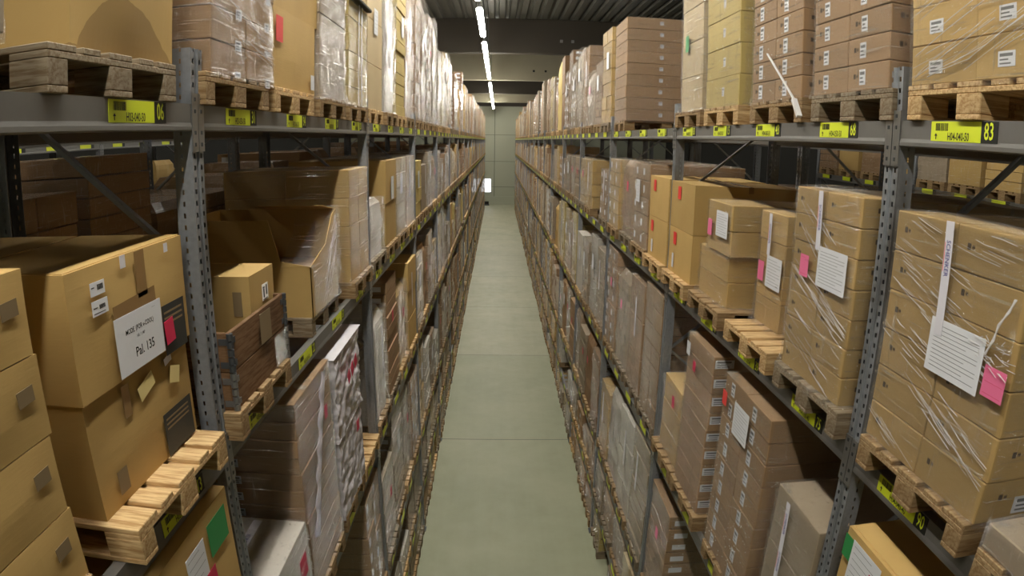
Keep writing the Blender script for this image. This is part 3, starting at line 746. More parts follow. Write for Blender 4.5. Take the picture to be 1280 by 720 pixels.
# pallet collars
pallet(1, -1.19, 3.06, LEV['M'], 'pallet carrying the wooden collars, second place in the row of the second left shelf', 'mid')
def collar(face, xf, yc, z, h, label, hinge):
    T = frame(face, xf-.6, yc, z); t = empty('pallet_collar', T); tag(t, label, 'pallet collar', 'wooden pallet collars')
    for s in (-1, 1):
        b = MB(); b.cbox(-.4, .4, s*.6-.011-s*.011, s*.6+.011-s*.011, 0, h-.004, .003); ob('board', b.mesh('board', ['collar']), t, None, '#7f6247')
        b = MB(); b.cbox(s*.4-.011-s*.011, s*.4+.011-s*.011, -.578, .578, 0, h-.004, .003); ob('board', b.mesh('board', ['collar']), t, None, '#7f6247')
    for sx in (-1, 1):
        for sy in (-1, 1):
            b = MB()
            for q in range(5): b.prism([(.017*math.cos(a*.7854)+sx*.395, .017*math.sin(a*.7854)+sy*.6) for a in range(8)], h*q/5+.003, h*(q+1)/5-.005, 0, None, 'z')
            b.box(sx*.395-sx*.055, sx*.395, sy*.602-.002, sy*.602+.002, .02, .05); b.box(sx*.395-sx*.055, sx*.395, sy*.602-.002, sy*.602+.002, h-.06, h-.03)
            b.box(sx*.403-.002, sx*.403+.002, sy*.6-sy*.055, sy*.6, .02, .05); b.box(sx*.403-.002, sx*.403+.002, sy*.6-sy*.055, sy*.6, h-.06, h-.03)
            ob('corner_hinge', fixn(b.mesh('corner_hinge', [hinge])), t)
    return t
t = collar(1, -1.215, 3.09, up('M'), .192, 'lower brown wooden pallet collar with bright steel corner hinges, right behind near left post', 'steel2')
decal(t, 'film_patch', 1, 'front', .8, 1.2, .26, .1, .2, .17, ['film2'], off=.014)
t = collar(1, -1.215, 3.09, up('M')+.192, .192, 'upper brown wooden pallet collar with dark corner hinges, right behind near left post', 'darksteel')
decal(t, 'faded_paper', 1, 'front', .8, 1.2, .05, .095, .16, .16, ['greyprint'], off=.012)
t, w_, d_, h_ = carton(1, -1.27, 3.12, 3.49, -1.20, -.675, .62, 'small tan carton with white taped side standing inside the wooden collars', 'tan', 51, amt=.003, tape=False)
b = MB(); b.box(-w_/2-.006, w_/2-.14, .05, .10, h_-.001, h_+.0025); b.box(-w_/2-.007, -w_/2-.003, .05, .10, h_-.35, h_+.002); ob('white_tape', b.mesh('white_tape', ['whitetape']), t)
decal(t, 'printed_arrows', 1, 'front', w_, d_, .03, .40, .09, .09, ['card', 'blackbox'], off=.004, bars=[(-.03, -.012, -.03, .02, 1), (.012, .03, -.02, .035, 1), (-.035, -.007, .022, .03, 1), (-.035, .035, -.042, -.037, 1)])
decal(t, 'grey_label', 1, 'near', w_, d_, -.24, .38, .05, .13, ['greyprint'], off=.005)
# open carton under draped film
pallet(1, -1.30, 4.70, LEV['M'], 'shaded pallet under the open carton with draped film, second shelf left', 'old')
T = frame(1, -1.29-.5, 4.70, up('M')); t = empty('open_carton', T); tag(t, 'open tan carton with cut-down front and clear film draped over it', 'carton')
w_, d_ = .76, 1.0
def slab(pts, th, axis):
    b = MB(); o_ = Vector(axis)*th; vs = [Vector(p) for p in pts]; vs = vs+[v+o_ for v in vs]; n = len(pts)
    b.add(vs, [tuple(range(n)), tuple(range(2*n-1, n-1, -1))]+[(i, (i+1) % n, (i+1) % n+n, i+n) for i in range(n)]); return fixn(b.mesh('wall', ['card']))
x0, x1, ya, yb_ = -w_/2, w_/2, -d_/2, d_/2
ob('side_wall', slab([(x0, ya, 0), (x1, ya, 0), (x1, ya, .69), (x1-.12, ya, .66), (x1-.34, ya, .46), (x0, ya, .365)], .006, (0, 1, 0)), t, None, CARD['tan'])
ob('side_wall', slab([(x0, ya, 0), (x0, yb_, 0), (x0, yb_, .69), (x0, ya+.30, .69), (x0, ya+.22, .40), (x0, ya, .365)], .006, (1, 0, 0)), t, None, CARD['tan'])
ob('side_wall', slab([(x1, ya, 0), (x1, yb_, 0), (x1, yb_, .69), (x1, ya, .69)], .006, (-1, 0, 0)), t, None, CARD['tan'])
ob('side_wall', slab([(x0, yb_, 0), (x1, yb_, 0), (x1, yb_, .69), (x0, yb_, .69)], .006, (0, -1, 0)), t, None, CARD['tan'])
ob('flap', slab([(x1, ya+.02, .69), (x1-.22, ya+.05, .735), (x1-.22, yb_-.4, .735), (x1, yb_-.4, .69)], .005, (0, 0, 1)), t, None, CARD['tan'])
b = MB(); b.cbox(x0+.02, x1-.02, ya+.02, yb_-.02, .01, .30, .01); ob('filling', b.mesh('filling', ['card']), t, None, CARD['brown'])
b = MB(); nu, nv = 34, 22; pts = []
for j in range(nv):
    for i in range(nu):
        u, v = i/(nu-1), j/(nv-1)
        x = x0-.02+(w_+.05)*u; top = .37+.34*max(0, (u-.15)/.85)**1.3; sag = .10*math.sin(math.pi*u)
        if v < .6: z = top*v/.6; y = ya-.018
        else: z = top-sag*(v-.6)/.4; y = ya-.018+(v-.6)/.4*.34
        q = noise.noise(Vector((x*9+z*5, z*14-x*8, y*7))); pts.append((x, y-.022*abs(q), z+.01*q))
b.grid(pts, nu, nv); ob('draped_film', b.mesh('draped_film', ['film2'], True), t)
creases(t, w_, d_, .7, [(.15, .22, .25, .2, 26, 1.2, .25), (.2, .45, .2, .1, 14, .9, .2)], 2)
pallet(1, -1.23, 5.85, LEV['M'], 'greenish pallet before the second left post, under the taped wrapped cartons', 'mid')
near_load(1, -1.265, 5.47, 6.24, up('M'), -.245, 'film-wrapped tan cartons four high before the second left post, second shelf', rows=4, cols=2, deep=2, color='tan', film='film', amp=.010, seed=8, skirt=.05)

# ---- left rack, third shelf
pallet(1, -1.22, 2.07, LEV['C'], 'pallet under the green-labelled cartons on the third left shelf', 'mid')
carton(1, -1.235, 1.66, 2.46, up('C'), -2.30, 1.1, 'tan carton below the green-labelled one, third left shelf', 'tan', 61, group='tan cartons of the green-labelled stack')
t, w_, d_, h_ = carton(1, -1.23, 1.66, 2.46, -2.295, -1.50, 1.1, 'tan carton with a green label under tag 13, third left shelf', 'tan', 62, group='tan cartons of the green-labelled stack')
decal(t, 'green_label', 1, 'front', w_, d_, .24, .66, .20, .16, ['green'], off=.010)
decal(t, 'white_label', 1, 'front', w_, d_, .0, .62, .18, .20, ['paper', 'greytext'], off=.010, lines=5)
decal(t, 'crimson_label', 1, 'front', w_, d_, .10, .50, .10, .09, ['magenta'], off=.011)
pallet(1, -1.22, 3.12, LEV['C'], 'pallet under the white-topped load beside the near left post, third shelf', 'mid')
t, w_, d_, h_ = near_load(1, -1.23, 2.75, 3.52, up('C'), -2.37, 'white-topped load in milky film beside the near left post, third shelf', rows=1, cols=1, deep=1, color='white', film='film2', amp=.010, seed=9)
b = MB(); b.box(-.3, .33, -.30, -.24, h_+.012, h_+.014, 0); vs, fs = text_geo('SCHENKER  SCHENKER', .04, .8)
b.add([(x, y-.27, h_+.0150) for x, y, z in vs], fs, 1); ob('printed_tape', b.mesh('printed_tape', ['whitetape', 'blue']), t)
decal(t, 'crimson_label', 1, 'front', w_, d_, .20, .45, .14, .16, ['magenta'], off=.014)
pallet(1, -1.22, 4.02, LEV['C'], 'pallet under the tall pile of flat brown cartons, third left shelf', 'mid')
t, w_, d_, h_ = near_load(1, -1.24, 3.58, 4.45, up('C'), -1.575, 'tall pile of flat brown cartons with crinkled film on its aisle side, third shelf', rows=12, cols=1, deep=1, color='brown', film='film', amp=.010, seed=10, near_sticker=(.07, .06, -.1, .5, 'label'))
b = MB(); pts = []
for j in range(30):
    z = .45+(h_-.45)*j/29; cx = -.30+.5*j/29; wd = .05+.03*math.sin(j*1.3)
    for i in range(3): pts.append((cx+(i-1)*wd, -d_/2-.02-.02*(i == 1), z))
b.grid(pts, 3, 30); ob('white_film_strip', b.mesh('white_film_strip', ['whitewrap'], True), t)
decal(t, 'crimson_label', 1, 'front', w_, d_, .12, 1.2, .07, .10, ['magenta'], off=.045)
pallet(1, -1.24, 5.0, LEV['C'], 'pallet under the lumpy white-wrapped goods, third left shelf', 'mid')
def lump(face, xf, y0, y1, z0, z1, depth, label, mat='whitewrap', seed=1, amp=.03, group=None, name='wrapped_bundle', cat='wrapped bundle'):
    w, h = y1-y0, z1-z0; sg = -1 if face > 0 else 1
    me = film_mesh(w-.03, depth, h, amp, seed, 150, 70, mat, True, 0, 0, .02, fine=1)
    t = empty(name, frame(face, xf+sg*depth/2, (y0+y1)/2, z0)); tag(t, label, cat, group); ob('wrapping', me, t)
    return t, w, depth, h
t, w_, d_, h_ = lump(1, -1.26, 4.56, 5.46, up('C'), -2.33, 1.1, 'lower white-wrapped lumpy bundle on the third left shelf', seed=3, group='white-wrapped lumpy bundles')
decal(t, 'crimson_print', 1, 'front', w_, d_, .15, .62, .10, .10, ['magenta'], off=.05)
b = MB()
vs, fs = text_geo('SCHENKER', .06, .8); b.add([(x, y, 0) for x, y, z in vs], fs); ob('tape_lettering', b.mesh('tape_lettering', ['blue']), t, face_T(1, 'near', w_-.03, d_, .3, .38, 0, .05))
t, w_, d_, h_ = lump(1, -1.25, 4.54, 5.48, -2.32, -1.62, 1.1, 'upper white-wrapped lumpy bundle with crimson print, third left shelf', seed=5, amp=.034, group='white-wrapped lumpy bundles')
for q in range(3): decal(t, 'crimson_print', 1, 'front', w_, d_, -.16+.13*q, .46+.02*q, .09, .10, ['magenta'], rot=.5, off=.065)
pallet(1, -1.24, 5.87, LEV['C'], 'mostly bare pallet with fresh boards before the second left post, third shelf', 'fresh')
for i, (y0, y1, z0, z1, xf, c) in enumerate([(5.56, 6.2, up('C'), -2.70, -1.50, 'tan'), (5.56, 6.16, -2.695, -2.32, -1.52, 'tan'), (5.56, 6.0, -2.315, -1.95, -1.54, 'tan')]):
    t, w_, d_, h_ = carton(1, xf, y0, y1, z0, z1, .8, 'tan carton set back on the bare pallet, %s from bottom, third left shelf' % ORD[i], c, 71+i, group='tan cartons on the mostly bare pallet', amt=.004)
    if i == 2:
        b = MB(); b.box(-w_/2, w_/2, -d_/2, -d_/2+.2, h_, h_+.002); ob('red_sheet', b.mesh('red_sheet', ['red']), t)

# ---- right rack, top shelf
pallet(-1, 1.71, 2.06, LEV['T'], 'pale pallet above tag 83, upper right corner', 'fresh')
t, w_, d_, h_ = near_load(-1, 1.715, 1.60, 2.45, up('T'), up('T')+1.15, 'tan wrapped cartons with fanning film creases above tag 83, upper right corner', rows=7, cols=2, deep=3, color='tan', film='film', amp=.006, seed=12, sticker=(.09, .055, -.10, .42, 'label'))
creases(t, w_, d_, h_, [(.05, .30, .36, .26, 34, .38, .5), (-.2, .12, .15, .08, 10, .25, .3), (.1, .85, .3, .3, 22, .5, .4)], 3)
pallet(-1, 1.71, 2.98, LEV['T'], 'grey weathered pallet above tag 68', 'old')
near_load(-1, 1.715, 2.62, 3.37, up('T'), up('T')+1.17, 'brown cartons in nine layers, film-wrapped, above tag 68', rows=9, cols=2, deep=3, color='brown', film='film', amp=.005, seed=13, marks=True, sticker=(.055, .075, -.12, .5, 'label'), skirt=.03)
pallet(-1, 1.71, 3.90, LEV['T'], 'pallet above tag 43 with a loose film end', 'mid')
near_load(-1, 1.715, 3.52, 4.28, up('T'), up('T')+1.17, 'brown cartons with many white labels, film-wrapped, above tag 43', rows=9, cols=2, deep=3, color='brown', film='film', amp=.005, seed=14, marks=True, sticker=(.06, .09, -.12, .5, 'label'), skirt=.03)
b = MB(); b.bar((1.70, 4.0, .62+H0), (1.66, 3.50, .30+H0), .012, .008); b.bar((1.66, 3.5, .30+H0), (1.66, 3.42, .20+H0), .03, .02); tag(ob('loose_film_end', b.mesh('loose_film_end', ['fold'])), 'twisted white film end hanging over the pallet above tag 43', 'film')
pallet(-1, 1.71, 4.93, LEV['T'], 'pale pallet under the yellowish cartons, third place past near right post, top shelf', 'fresh')
near_load(-1, 1.72, 4.55, 5.31, up('T'), up('T')+1.15, 'yellowish large cartons five high on the top right shelf', rows=5, cols=1, deep=2, color='yellow', film='film', amp=.003, seed=15, sticker=(.05, .07, .05, .5, 'label'))
pallet(-1, 1.71, 5.84, LEV['T'], 'pallet under the pale cloudy load before the second right post, top shelf', 'mid')
t, w_, d_, h_ = near_load(-1, 1.73, 5.46, 6.1, up('T'), up('T')+1.25, 'pale load in cloudy film before the second right post, top shelf', rows=4, cols=1, deep=1, color='pale', film='film2', amp=.010, seed=16, skirt=.06)
decal(t, 'green_label', -1, 'front', w_, d_, -.1, .62, .10, .15, ['green'], off=.02)
for s in (0, 1, 2): use('R', 2, s, 'T')
use('R', 2, 3, 'T')
pallet(-1, 1.72, 9.27, LEV['T'], 'pallet under the tall plain brown layered stack, top right shelf', 'mid', parts=True)
near_load(-1, 1.72, 8.82, 9.66, up('T'), up('T')+1.42, 'tall stack of nine flat brown carton layers with white dots, top right shelf', rows=9, cols=1, deep=1, color='brown', film='film', amp=.004, seed=17, near_sticker=(.05, .05, -.08, .55, 'label'))

# ---- right rack, second shelf
def note(t, face, w, d, yc, y, z, z0, sw, sh, rot=0, mats=('paper', 'greytext'), name='delivery_note', off=.014, lines=9, which='front', texts=()):
    u = (y-yc)*(1 if face > 0 else -1)
    return decal(t, name, face, which, w, d, u, z-z0, sw, sh, list(mats), rot, off, lines=lines, texts=texts)
def sch_tape(t, face, w, d, yc, y, z0, za, zb, lean=0):
    L_ = zb-za; b = MB(); b.box(-L_/2, L_/2, -.024, .024, 0, .0015, 0)
    for k in range(max(1, int(L_/.26))):
        vs, fs = text_geo('SCHENKER', .034, .82); cx = -L_/2+.14+.26*k
        if cx+.1 < L_/2: b.add([(px+cx, py, .002) for px, py, _ in vs], fs, 1); b.box(cx-.06, cx+.05, -.021, -.018, .0016, .002, 2)
    u = (y-yc)*(1 if face > 0 else -1)
    ob('printed_tape', b.mesh('printed_tape', ['whitetape', 'blue', 'red']), t, face_T(face, 'front', w, d, u, (za+zb)/2-z0, R(-90+lean), .016))
pallet(-1, 1.66, 2.03, LEV['M'], 'worn pallet with film edge under the big load above tag 90', 'mid')
z0 = up('M')
t, w_, d_, h_ = near_load(-1, 1.69, 1.62, 2.44, z0, -.205, 'big brown wrapped load with printed white tape and pink slip, above tag 90', rows=6, cols=2, deep=2, color='kraft', film='film', amp=.006, seed=18, marks=True, near_sticker=(.16, .07, -.05, .35, 'label'), skirt=.02)
note(t, -1, w_, d_, 2.03, 1.93, -.68, z0, .325, .21, 0, lines=11); note(t, -1, w_, d_, 2.03, 1.69, -.71, z0, .115, .11, 0, ('pink', 'magenta'), 'pink_slip', .014, 3)
sch_tape(t, -1, w_, d_, 2.03, 2.05, z0, -.64, -.205, 2)
creases(t, w_, d_, h_, [(-.12, .86, .26, .14, 24, -.28, .22), (.0, .66, .3, .07, 30, -.33, .25), (-.2, .48, .18, .1, 14, -.3, .2), (.15, .28, .24, .07, 26, -.36, .28), (-.25, .07, .12, .04, 8, -.3, .3), (.25, .95, .15, .05, 8, -.1, .3)], 4)
b = MB(); rr = random.Random(5)
for k in range(34):
    a = (rr.uniform(.22, .40), -d_/2-.014-rr.uniform(0, .01), rr.uniform(.56, .66)); b.bar(a, (a[0]+rr.uniform(-.05, .05), a[1]-.004, a[2]+rr.uniform(-.02, .02)), .0016, .002)
pp = [(.27, .60), (.30, .66), (.315, .72), (.35, .77), (.375, .82)]
for q in range(4):
    for o_ in (-.004, .003): b.bar((pp[q][0]+o_, -d_/2-.018, pp[q][1]), (pp[q+1][0]-o_, -d_/2-.020, pp[q+1][1]), .005, .004)
ob('film_knot', b.mesh('film_knot', ['fold']), t)
pallet(-1, 1.66, 3.06, LEV['M'], 'worn pallet wrapped in film under the load above tag 75', 'old')
t, w_, d_, h_ = near_load(-1, 1.695, 2.74, 3.45, z0, -.185, 'wrapped brown carton stack with tilted white note and pink slip, above tag 75', rows=7, cols=2, deep=2, color='kraft', film='film', amp=.008, seed=19, marks=True, skirt=.06, topcap=.02)
note(t, -1, w_, d_, 3.095, 2.96, -.58, z0, .305, .21, 0, lines=11); note(t, -1, w_, d_, 3.095, 3.265, -.61, z0, .10, .12, 0, ('pink', 'magenta'), 'pink_slip', .014, 2)
sch_tape(t, -1, w_, d_, 3.095, 3.13, z0, -.50, -.19, 2)
creases(t, w_, d_, h_, [(-.1, .84, .2, .12, 20, -.6, .25), (.0, .48, .3, .06, 24, -.38, .35), (.0, .25, .3, .2, 22, -.3, .3), (.2, .95, .12, .05, 8, .2, .12)], 5)
pallet(-1, 1.66, 3.98, LEV['M'], 'fresh pale pallet jutting out under the slim wrapped load, second shelf right', 'fresh')
t, w_, d_, h_ = near_load(-1, 1.90, 3.98, 4.42, z0, -.42, 'slim wrapped load with white note set back on the fresh pale pallet, second shelf right', rows=4, cols=1, deep=1, depth=.8, color='tan', film='film2', amp=.010, seed=20, skirt=.06)
note(t, -1, w_, d_, 4.20, 4.11, -.83, z0, .25, .22, 0, lines=9); note(t, -1, w_, d_, 4.20, 4.33, -.85, z0, .10, .14, 0, ('pink', 'magenta'), 'pink_slip', .014, 0)
sch_tape(t, -1, w_, d_, 4.20, 4.22, z0, -.72, -.43, 0)
pallet(-1, 1.66, 4.94, LEV['M'], 'worn pale pallet strewn with loose film, second shelf right', 'mid')
T0 = []
t, w_, d_, h_ = near_load(-1, 1.76, 4.66, 5.36, z0, -.82, 'lower pair of cartons with loose film at their foot, second shelf right', rows=2, cols=1, deep=1, depth=1.05, color='tan', film='film', amp=.012, seed=23, skirt=.07)
t, w_, d_, h_ = near_load(-1, 1.74, 4.60, 5.16, -.815, -.42, 'upper pair of cartons with white note and pink slip, on two larger ones', rows=2, cols=1, deep=1, depth=1.05, color='tan', film='film', amp=.008, seed=24, skirt=.02)
note(t, -1, w_, d_, 4.88, 4.78, -.585, -.815, .26, .20, 0, off=.016); note(t, -1, w_, d_, 4.88, 5.06, -.64, -.815, .10, .13, 0, ('pink', 'magenta'), 'pink_slip', .016, 0)
for i, (y0, y1, k) in enumerate([(5.50, 6.27, 'just before'), (6.37, 7.18, 'just past')]):
    pallet(-1, 1.66, (y0+y1)/2, LEV['M'], 'pale pallet under the two red-marked cartons %s the second right post' % k, 'fresh')
    for j in range(2):
        t, w_, d_, h_ = carton(-1, 1.72, y0, y1, z0+.445*j, z0+.445*(j+1)-.004, 1.05, '%s red-marked tan carton %s the second right post, second shelf' % (('lower', 'upper')[j], k), 'tan', 81+i*2+j, group='red-marked tan cartons', amt=.004)
        decal(t, 'red_label', -1, 'front', w_, d_, (-.08 if j else -.16) if i == 0 else (-.17 if j else -.22), .34, .10, .12, ['red'], off=.008)
        if j == 0: decal(t, 'white_label', -1, 'front', w_, d_, -.2, .12, .06, .14, ['paper'], off=.008)
pallet(-1, 1.62, 1.10, LEV['M'], 'pallet at the lower right picture corner under a flat grey-topped package', 'mid')
t, w_, d_, h_ = near_load(-1, 1.63, .72, 1.50, z0, z0+.10, 'flat grey-topped package at the lower right picture corner', rows=1, cols=1, deep=1, color='grey', film='film2', amp=.003, seed=25, skirt=0)

# ---- right rack, third shelf
pallet(-1, 1.67, 2.0, LEV['C'], 'pallet under the carton with green and crimson labels, third right shelf', 'mid')
carton(-1, 1.70, 1.60, 2.39, up('C'), -2.35, 1.1, 'tan carton beneath the green-edged one, third right shelf', 'tan', 91, group='tan cartons below tag 90')
t, w_, d_, h_ = carton(-1, 1.69, 1.60, 2.39, -2.345, -1.70, 1.1, 'tan carton with bulging top seam, green edge and crimson slip, below tag 90', 'tan', 92, group='tan cartons below tag 90', amt=.02)
decal(t, 'white_label', -1, 'front', w_, d_, -.17, .52, .26, .22, ['paper', 'greytext'], off=.02, lines=6)
decal(t, 'crimson_label', -1, 'front', w_, d_, -.06, .50, .11, .12, ['magenta'], off=.024)
decal(t, 'green_label', -1, 'front', w_, d_, -.33, .56, .10, .12, ['green'], off=.018)
b = MB(); 
for s in (-1, 1): b.cbox(-w_/2+.01, w_/2-.01, s*.27-.26, s*.27+.26, h_-.004, h_+.004, .001)
ob('top_flaps', b.mesh('top_flaps', ['card']), t, None, CARD['tan'])
pallet(-1, 1.68, 3.02, LEV['C'], 'pallet under the wrapped load below tag 75, third right shelf', 'mid')
t, w_, d_, h_ = near_load(-1, 1.70, 2.66, 3.22, up('C'), -1.92, 'wrapped grey-brown load with printed tape below tag 75, third right shelf', rows=3, cols=1, deep=2, color='grey', film='film', amp=.012, seed=26, topcap=.015)
sch_tape(t, -1, w_, d_, 2.94, 3.0, up('C'), -2.9, -1.95, 3)
pallet(-1, 1.68, 3.90, LEV['C'], 'pallet under the tall labelled carton pile, third right shelf', 'mid')
t, w_, d_, h_ = near_load(-1, 1.70, 3.45, 4.33, up('C'), -1.62, 'tall pile of flat brown cartons with framed white note and many labels, third right shelf', rows=9, cols=2, deep=2, color='brown', film='film', amp=.005, seed=27, sticker=(.07, .10, -.12, .5, 'label'))
note(t, -1, w_, d_, 3.89, 3.90, -1.85, up('C'), .28, .24, 0, off=.02); note(t, -1, w_, d_, 3.89, 4.25, -1.79, up('C'), .09, .11, 0, ('red', 'magenta'), 'red_label', .02, 0)
pallet(-1, 1.68, 5.0, LEV['C'], 'pallet under the pile with white labels up its near side, third right shelf', 'mid')
t, w_, d_, h_ = near_load(-1, 1.72, 4.66, 5.38, up('C'), -1.62, 'narrow pile of brown cartons with white labels up its near side, third right shelf', rows=9, cols=1, deep=1, color='brown', film='film', amp=.008, seed=28, near_sticker=(.16, .07, -.42, .6, 'label'))
note(t, -1, w_, d_, 5.02, 5.3, -1.75, up('C'), .10, .12, 0, off=.02, lines=3); note(t, -1, w_, d_, 5.02, 5.1, -1.85, up('C'), .07, .09, 0, ('magenta', 'pink'), 'crimson_label', .02, 0)
pallet(-1, 1.68, 5.83, LEV['C'], 'pallet under the low tapered tan load before the second right post', 'mid')
t, w_, d_, h_ = near_load(-1, 1.74, 5.48, 6.12, up('C'), -2.28, 'low wrapped tan load with crimson slip before the second right post, third shelf', rows=3, cols=1, deep=1, color='tan', film='film2', amp=.014, seed=29, topcap=.05)
note(t, -1, w_, d_, 5.80, 5.66, -2.42, up('C'), .08, .12, .2, ('magenta', 'pink'), 'crimson_label', .03, 0)
# ------------------------------------------------------------------ every other pallet place
TONES = {'tan': ('tan', 'tan'), 'brown': ('brown', 'brown'), 'grey': ('grey-brown', 'grey'), 'yellow': ('yellowish', 'yellow'), 'dark': ('dark brown', 'dark'), 'white': ('whitish', 'white'), 'pale': ('pale', 'pale')}
def fill_geo(style, h, seed, lo=False, w=.80, d=1.15):
    """A pallet load as layered boxes: A two columns, B flat layers with labels, C smooth sack-like wrap, D large cartons."""
    b = MB(); rr = random.Random(seed*7+int(h*10))
    if style == 'C' and lo: style = 'D'
    if style == 'C':
        nu, nv = 28, 12; per = 2*(w+d); pts = []
        for j in range(nv):
            z = h*j/(nv-1)
            for i in range(nu+1):
                s = per*(i % nu)/nu; q = noise.noise(Vector((s*4, z*5, seed)))*.03-.015
                if s < w: x, y = -w/2+s, -d/2-q
                elif s < w+d: x, y = w/2+q, -d/2+s-w
                elif s < 2*w+d: x, y = w/2-(s-w-d), d/2+q
                else: x, y = -w/2-q, d/2-(s-2*w-d)
                k = 1-.12*max(0, (z/h-.85)/.15)**2; pts.append((x*k, y*k, z))
        b.grid(pts, nu+1, nv); n = len(b.v); b.f.append(tuple(range(n-nu-1, n-1))); b.m.append(0)
        return b
    rows = {'A': max(1, round(h/.21)), 'B': max(2, round(h/.14)), 'D': max(1, round(h/.48))}[style]
    cols = {'A': 2, 'B': 1, 'D': 1}[style]; ch = h/rows; cw = w/cols; near = []
    for k in range(rows):
        for i in range(cols):
            jx, jy = rr.uniform(-.008, .008), rr.uniform(-.012, .008)
            x0 = -w/2+cw*i+.004+jx; x1 = x0+cw-.008
            (b.box if lo else b.cbox)(x0, x1, -d/2+jy, d/2+jy, ch*k, ch*(k+1)-.007)
            if style == 'B' and not lo:
                for s in (-1, 1):
                    X = x0 if s < 0 else x1; b.box(X-.001, X+.001, -d/2+jy+.06, -d/2+jy+.20, ch*k+.03, ch*k+.09, 1)
            if style == 'A' and seed % 2 and not lo: b.box(x0+.04, x0+.12, -d/2+jy-.001, -d/2+jy, ch*k+.06, ch*k+.14, 1)
    return b
_fm = {}
def fill_meshes(style, h, seed, film):
    h = round(h*10)/10; k = (style, h, seed % 3, film)
    if k not in _fm:
        body = fill_geo(style, h, seed % 3).mesh('load_body', ['wrapcard' if film else 'card', 'paper'])
        _fm[k] = (body, film_mesh(.80, 1.15, h, .008, seed % 3+3, 30, 12, 'film', True, -.02, .03) if film else None)
    return _fm[k]+(h,)
_flatnote = {}
def put_fill(S, face, x, Y, z, style, h, tone, film, label, level, seed, group, note_=None, rz=0, parts=False):
    body, fm, h = fill_meshes(style, h, seed, film)
    sg = -1 if face > 0 else 1; T = frame(face, x+sg*.575, Y, z, rz)
    if parts:
        t = empty('wrapped_load' if film else 'carton_stack', T); tag(t, label, 'wrapped load' if film else 'carton stack', group)
        ob('load_body', body, t, None, CARD[tone])
        if fm: ob('stretch_film', fm, t)
        if note_:
            if note_ not in _flatnote: _flatnote[note_] = sheet(*{'paper': (.2, .27), 'pink': (.1, .13), 'magenta': (.1, .13), 'whitetape': (.06, .5)}[note_], [note_, 'greytext'], lines=6 if note_ == 'paper' else 0)
            ob({'paper': 'delivery_note', 'pink': 'pink_slip', 'magenta': 'crimson_label', 'whitetape': 'white_tape'}[note_], _flatnote[note_], t, face_T(face, 'front', .8, 1.15, rnd.uniform(-.15, .15), h*.66, 0, .02))
    else:
        t = ob('wrapped_load' if film else 'carton_stack', body, None, None, CARD[tone]); t.matrix_world = T
        tag(t, label, 'wrapped load' if film else 'carton stack', group)
    return t

OVER = {  # places the photograph shows plainly: style, height, tone, film
 ('L',2,0,'T'): ('D', 1.4, 'pale', 0), ('L',2,1,'T'): ('C', 1.5, 'white', 1), ('L',2,2,'T'): ('B', 1.8, 'yellow', 0), ('L',2,3,'T'): ('C', 2.0, 'brown', 1),
 ('L',3,0,'T'): ('A', 2.0, 'brown', 1), ('L',3,1,'T'): ('C', 2.1, 'dark', 1), ('L',3,2,'T'): ('A', 2.0, 'dark', 1), ('L',3,3,'T'): ('C', 2.1, 'grey', 1),
 ('R',3,0,'T'): ('A', 1.5, 'tan', 1), ('R',3,1,'T'): ('B', 1.1, 'brown', 1), ('R',3,2,'T'): ('C', 1.0, 'grey', 1), ('R',3,3,'T'): ('A', 1.6, 'brown', 1),
 ('R',4,0,'T'): ('C', 1.7, 'grey', 1), ('R',4,1,'T'): ('A', 1.5, 'grey', 1), ('R',4,2,'T'): ('B', 1.9, 'dark', 1), ('R',5,0,'T'): ('D', 2.0, 'dark', 0),
 ('L',2,0,'M'): ('C', .6, 'white', 1), ('L',2,1,'M'): ('D', 1.0, 'tan', 0), ('L',2,2,'M'): ('A', 1.0, 'pale', 1), ('L',2,3,'M'): ('D', 1.0, 'brown', 1),
 ('R',2,0,'M'): None, ('R',2,1,'M'): ('A', 1.0, 'brown', 1), ('R',2,2,'M'): ('C', 1.0, 'brown', 1), ('R',2,3,'M'): ('A', 1.0, 'tan', 1),
 ('R',3,0,'M'): ('A', .8, 'brown', 1), ('R',3,1,'M'): None,
 ('L',2,0,'C'): ('C', 1.2, 'white', 1), ('L',2,1,'C'): ('B', 1.4, 'brown', 0), ('L',2,2,'C'): ('C', 1.1, 'tan', 1), ('L',2,3,'C'): ('D', 1.3, 'tan', 0),
 ('R',2,0,'C'): ('A', 1.5, 'brown', 1), ('R',2,1,'C'): ('D', 1.4, 'brown', 1), ('R',2,2,'C'): ('C', 1.3, 'grey', 1), ('R',2,3,'C'): ('A', 1.5, 'brown', 1),
 ('L',1,3,'D'): ('A', 1.4, 'brown', 1), ('R',1,3,'D'): ('B', 1.3, 'brown', 1), ('R',2,0,'D'): ('B', 1.5, 'grey', 1),
}
MAXH = {'T': 2.1, 'M': 1.1, 'C': 1.5, 'D': 1.5, 'E': .65, 'F': .5}
cand = []
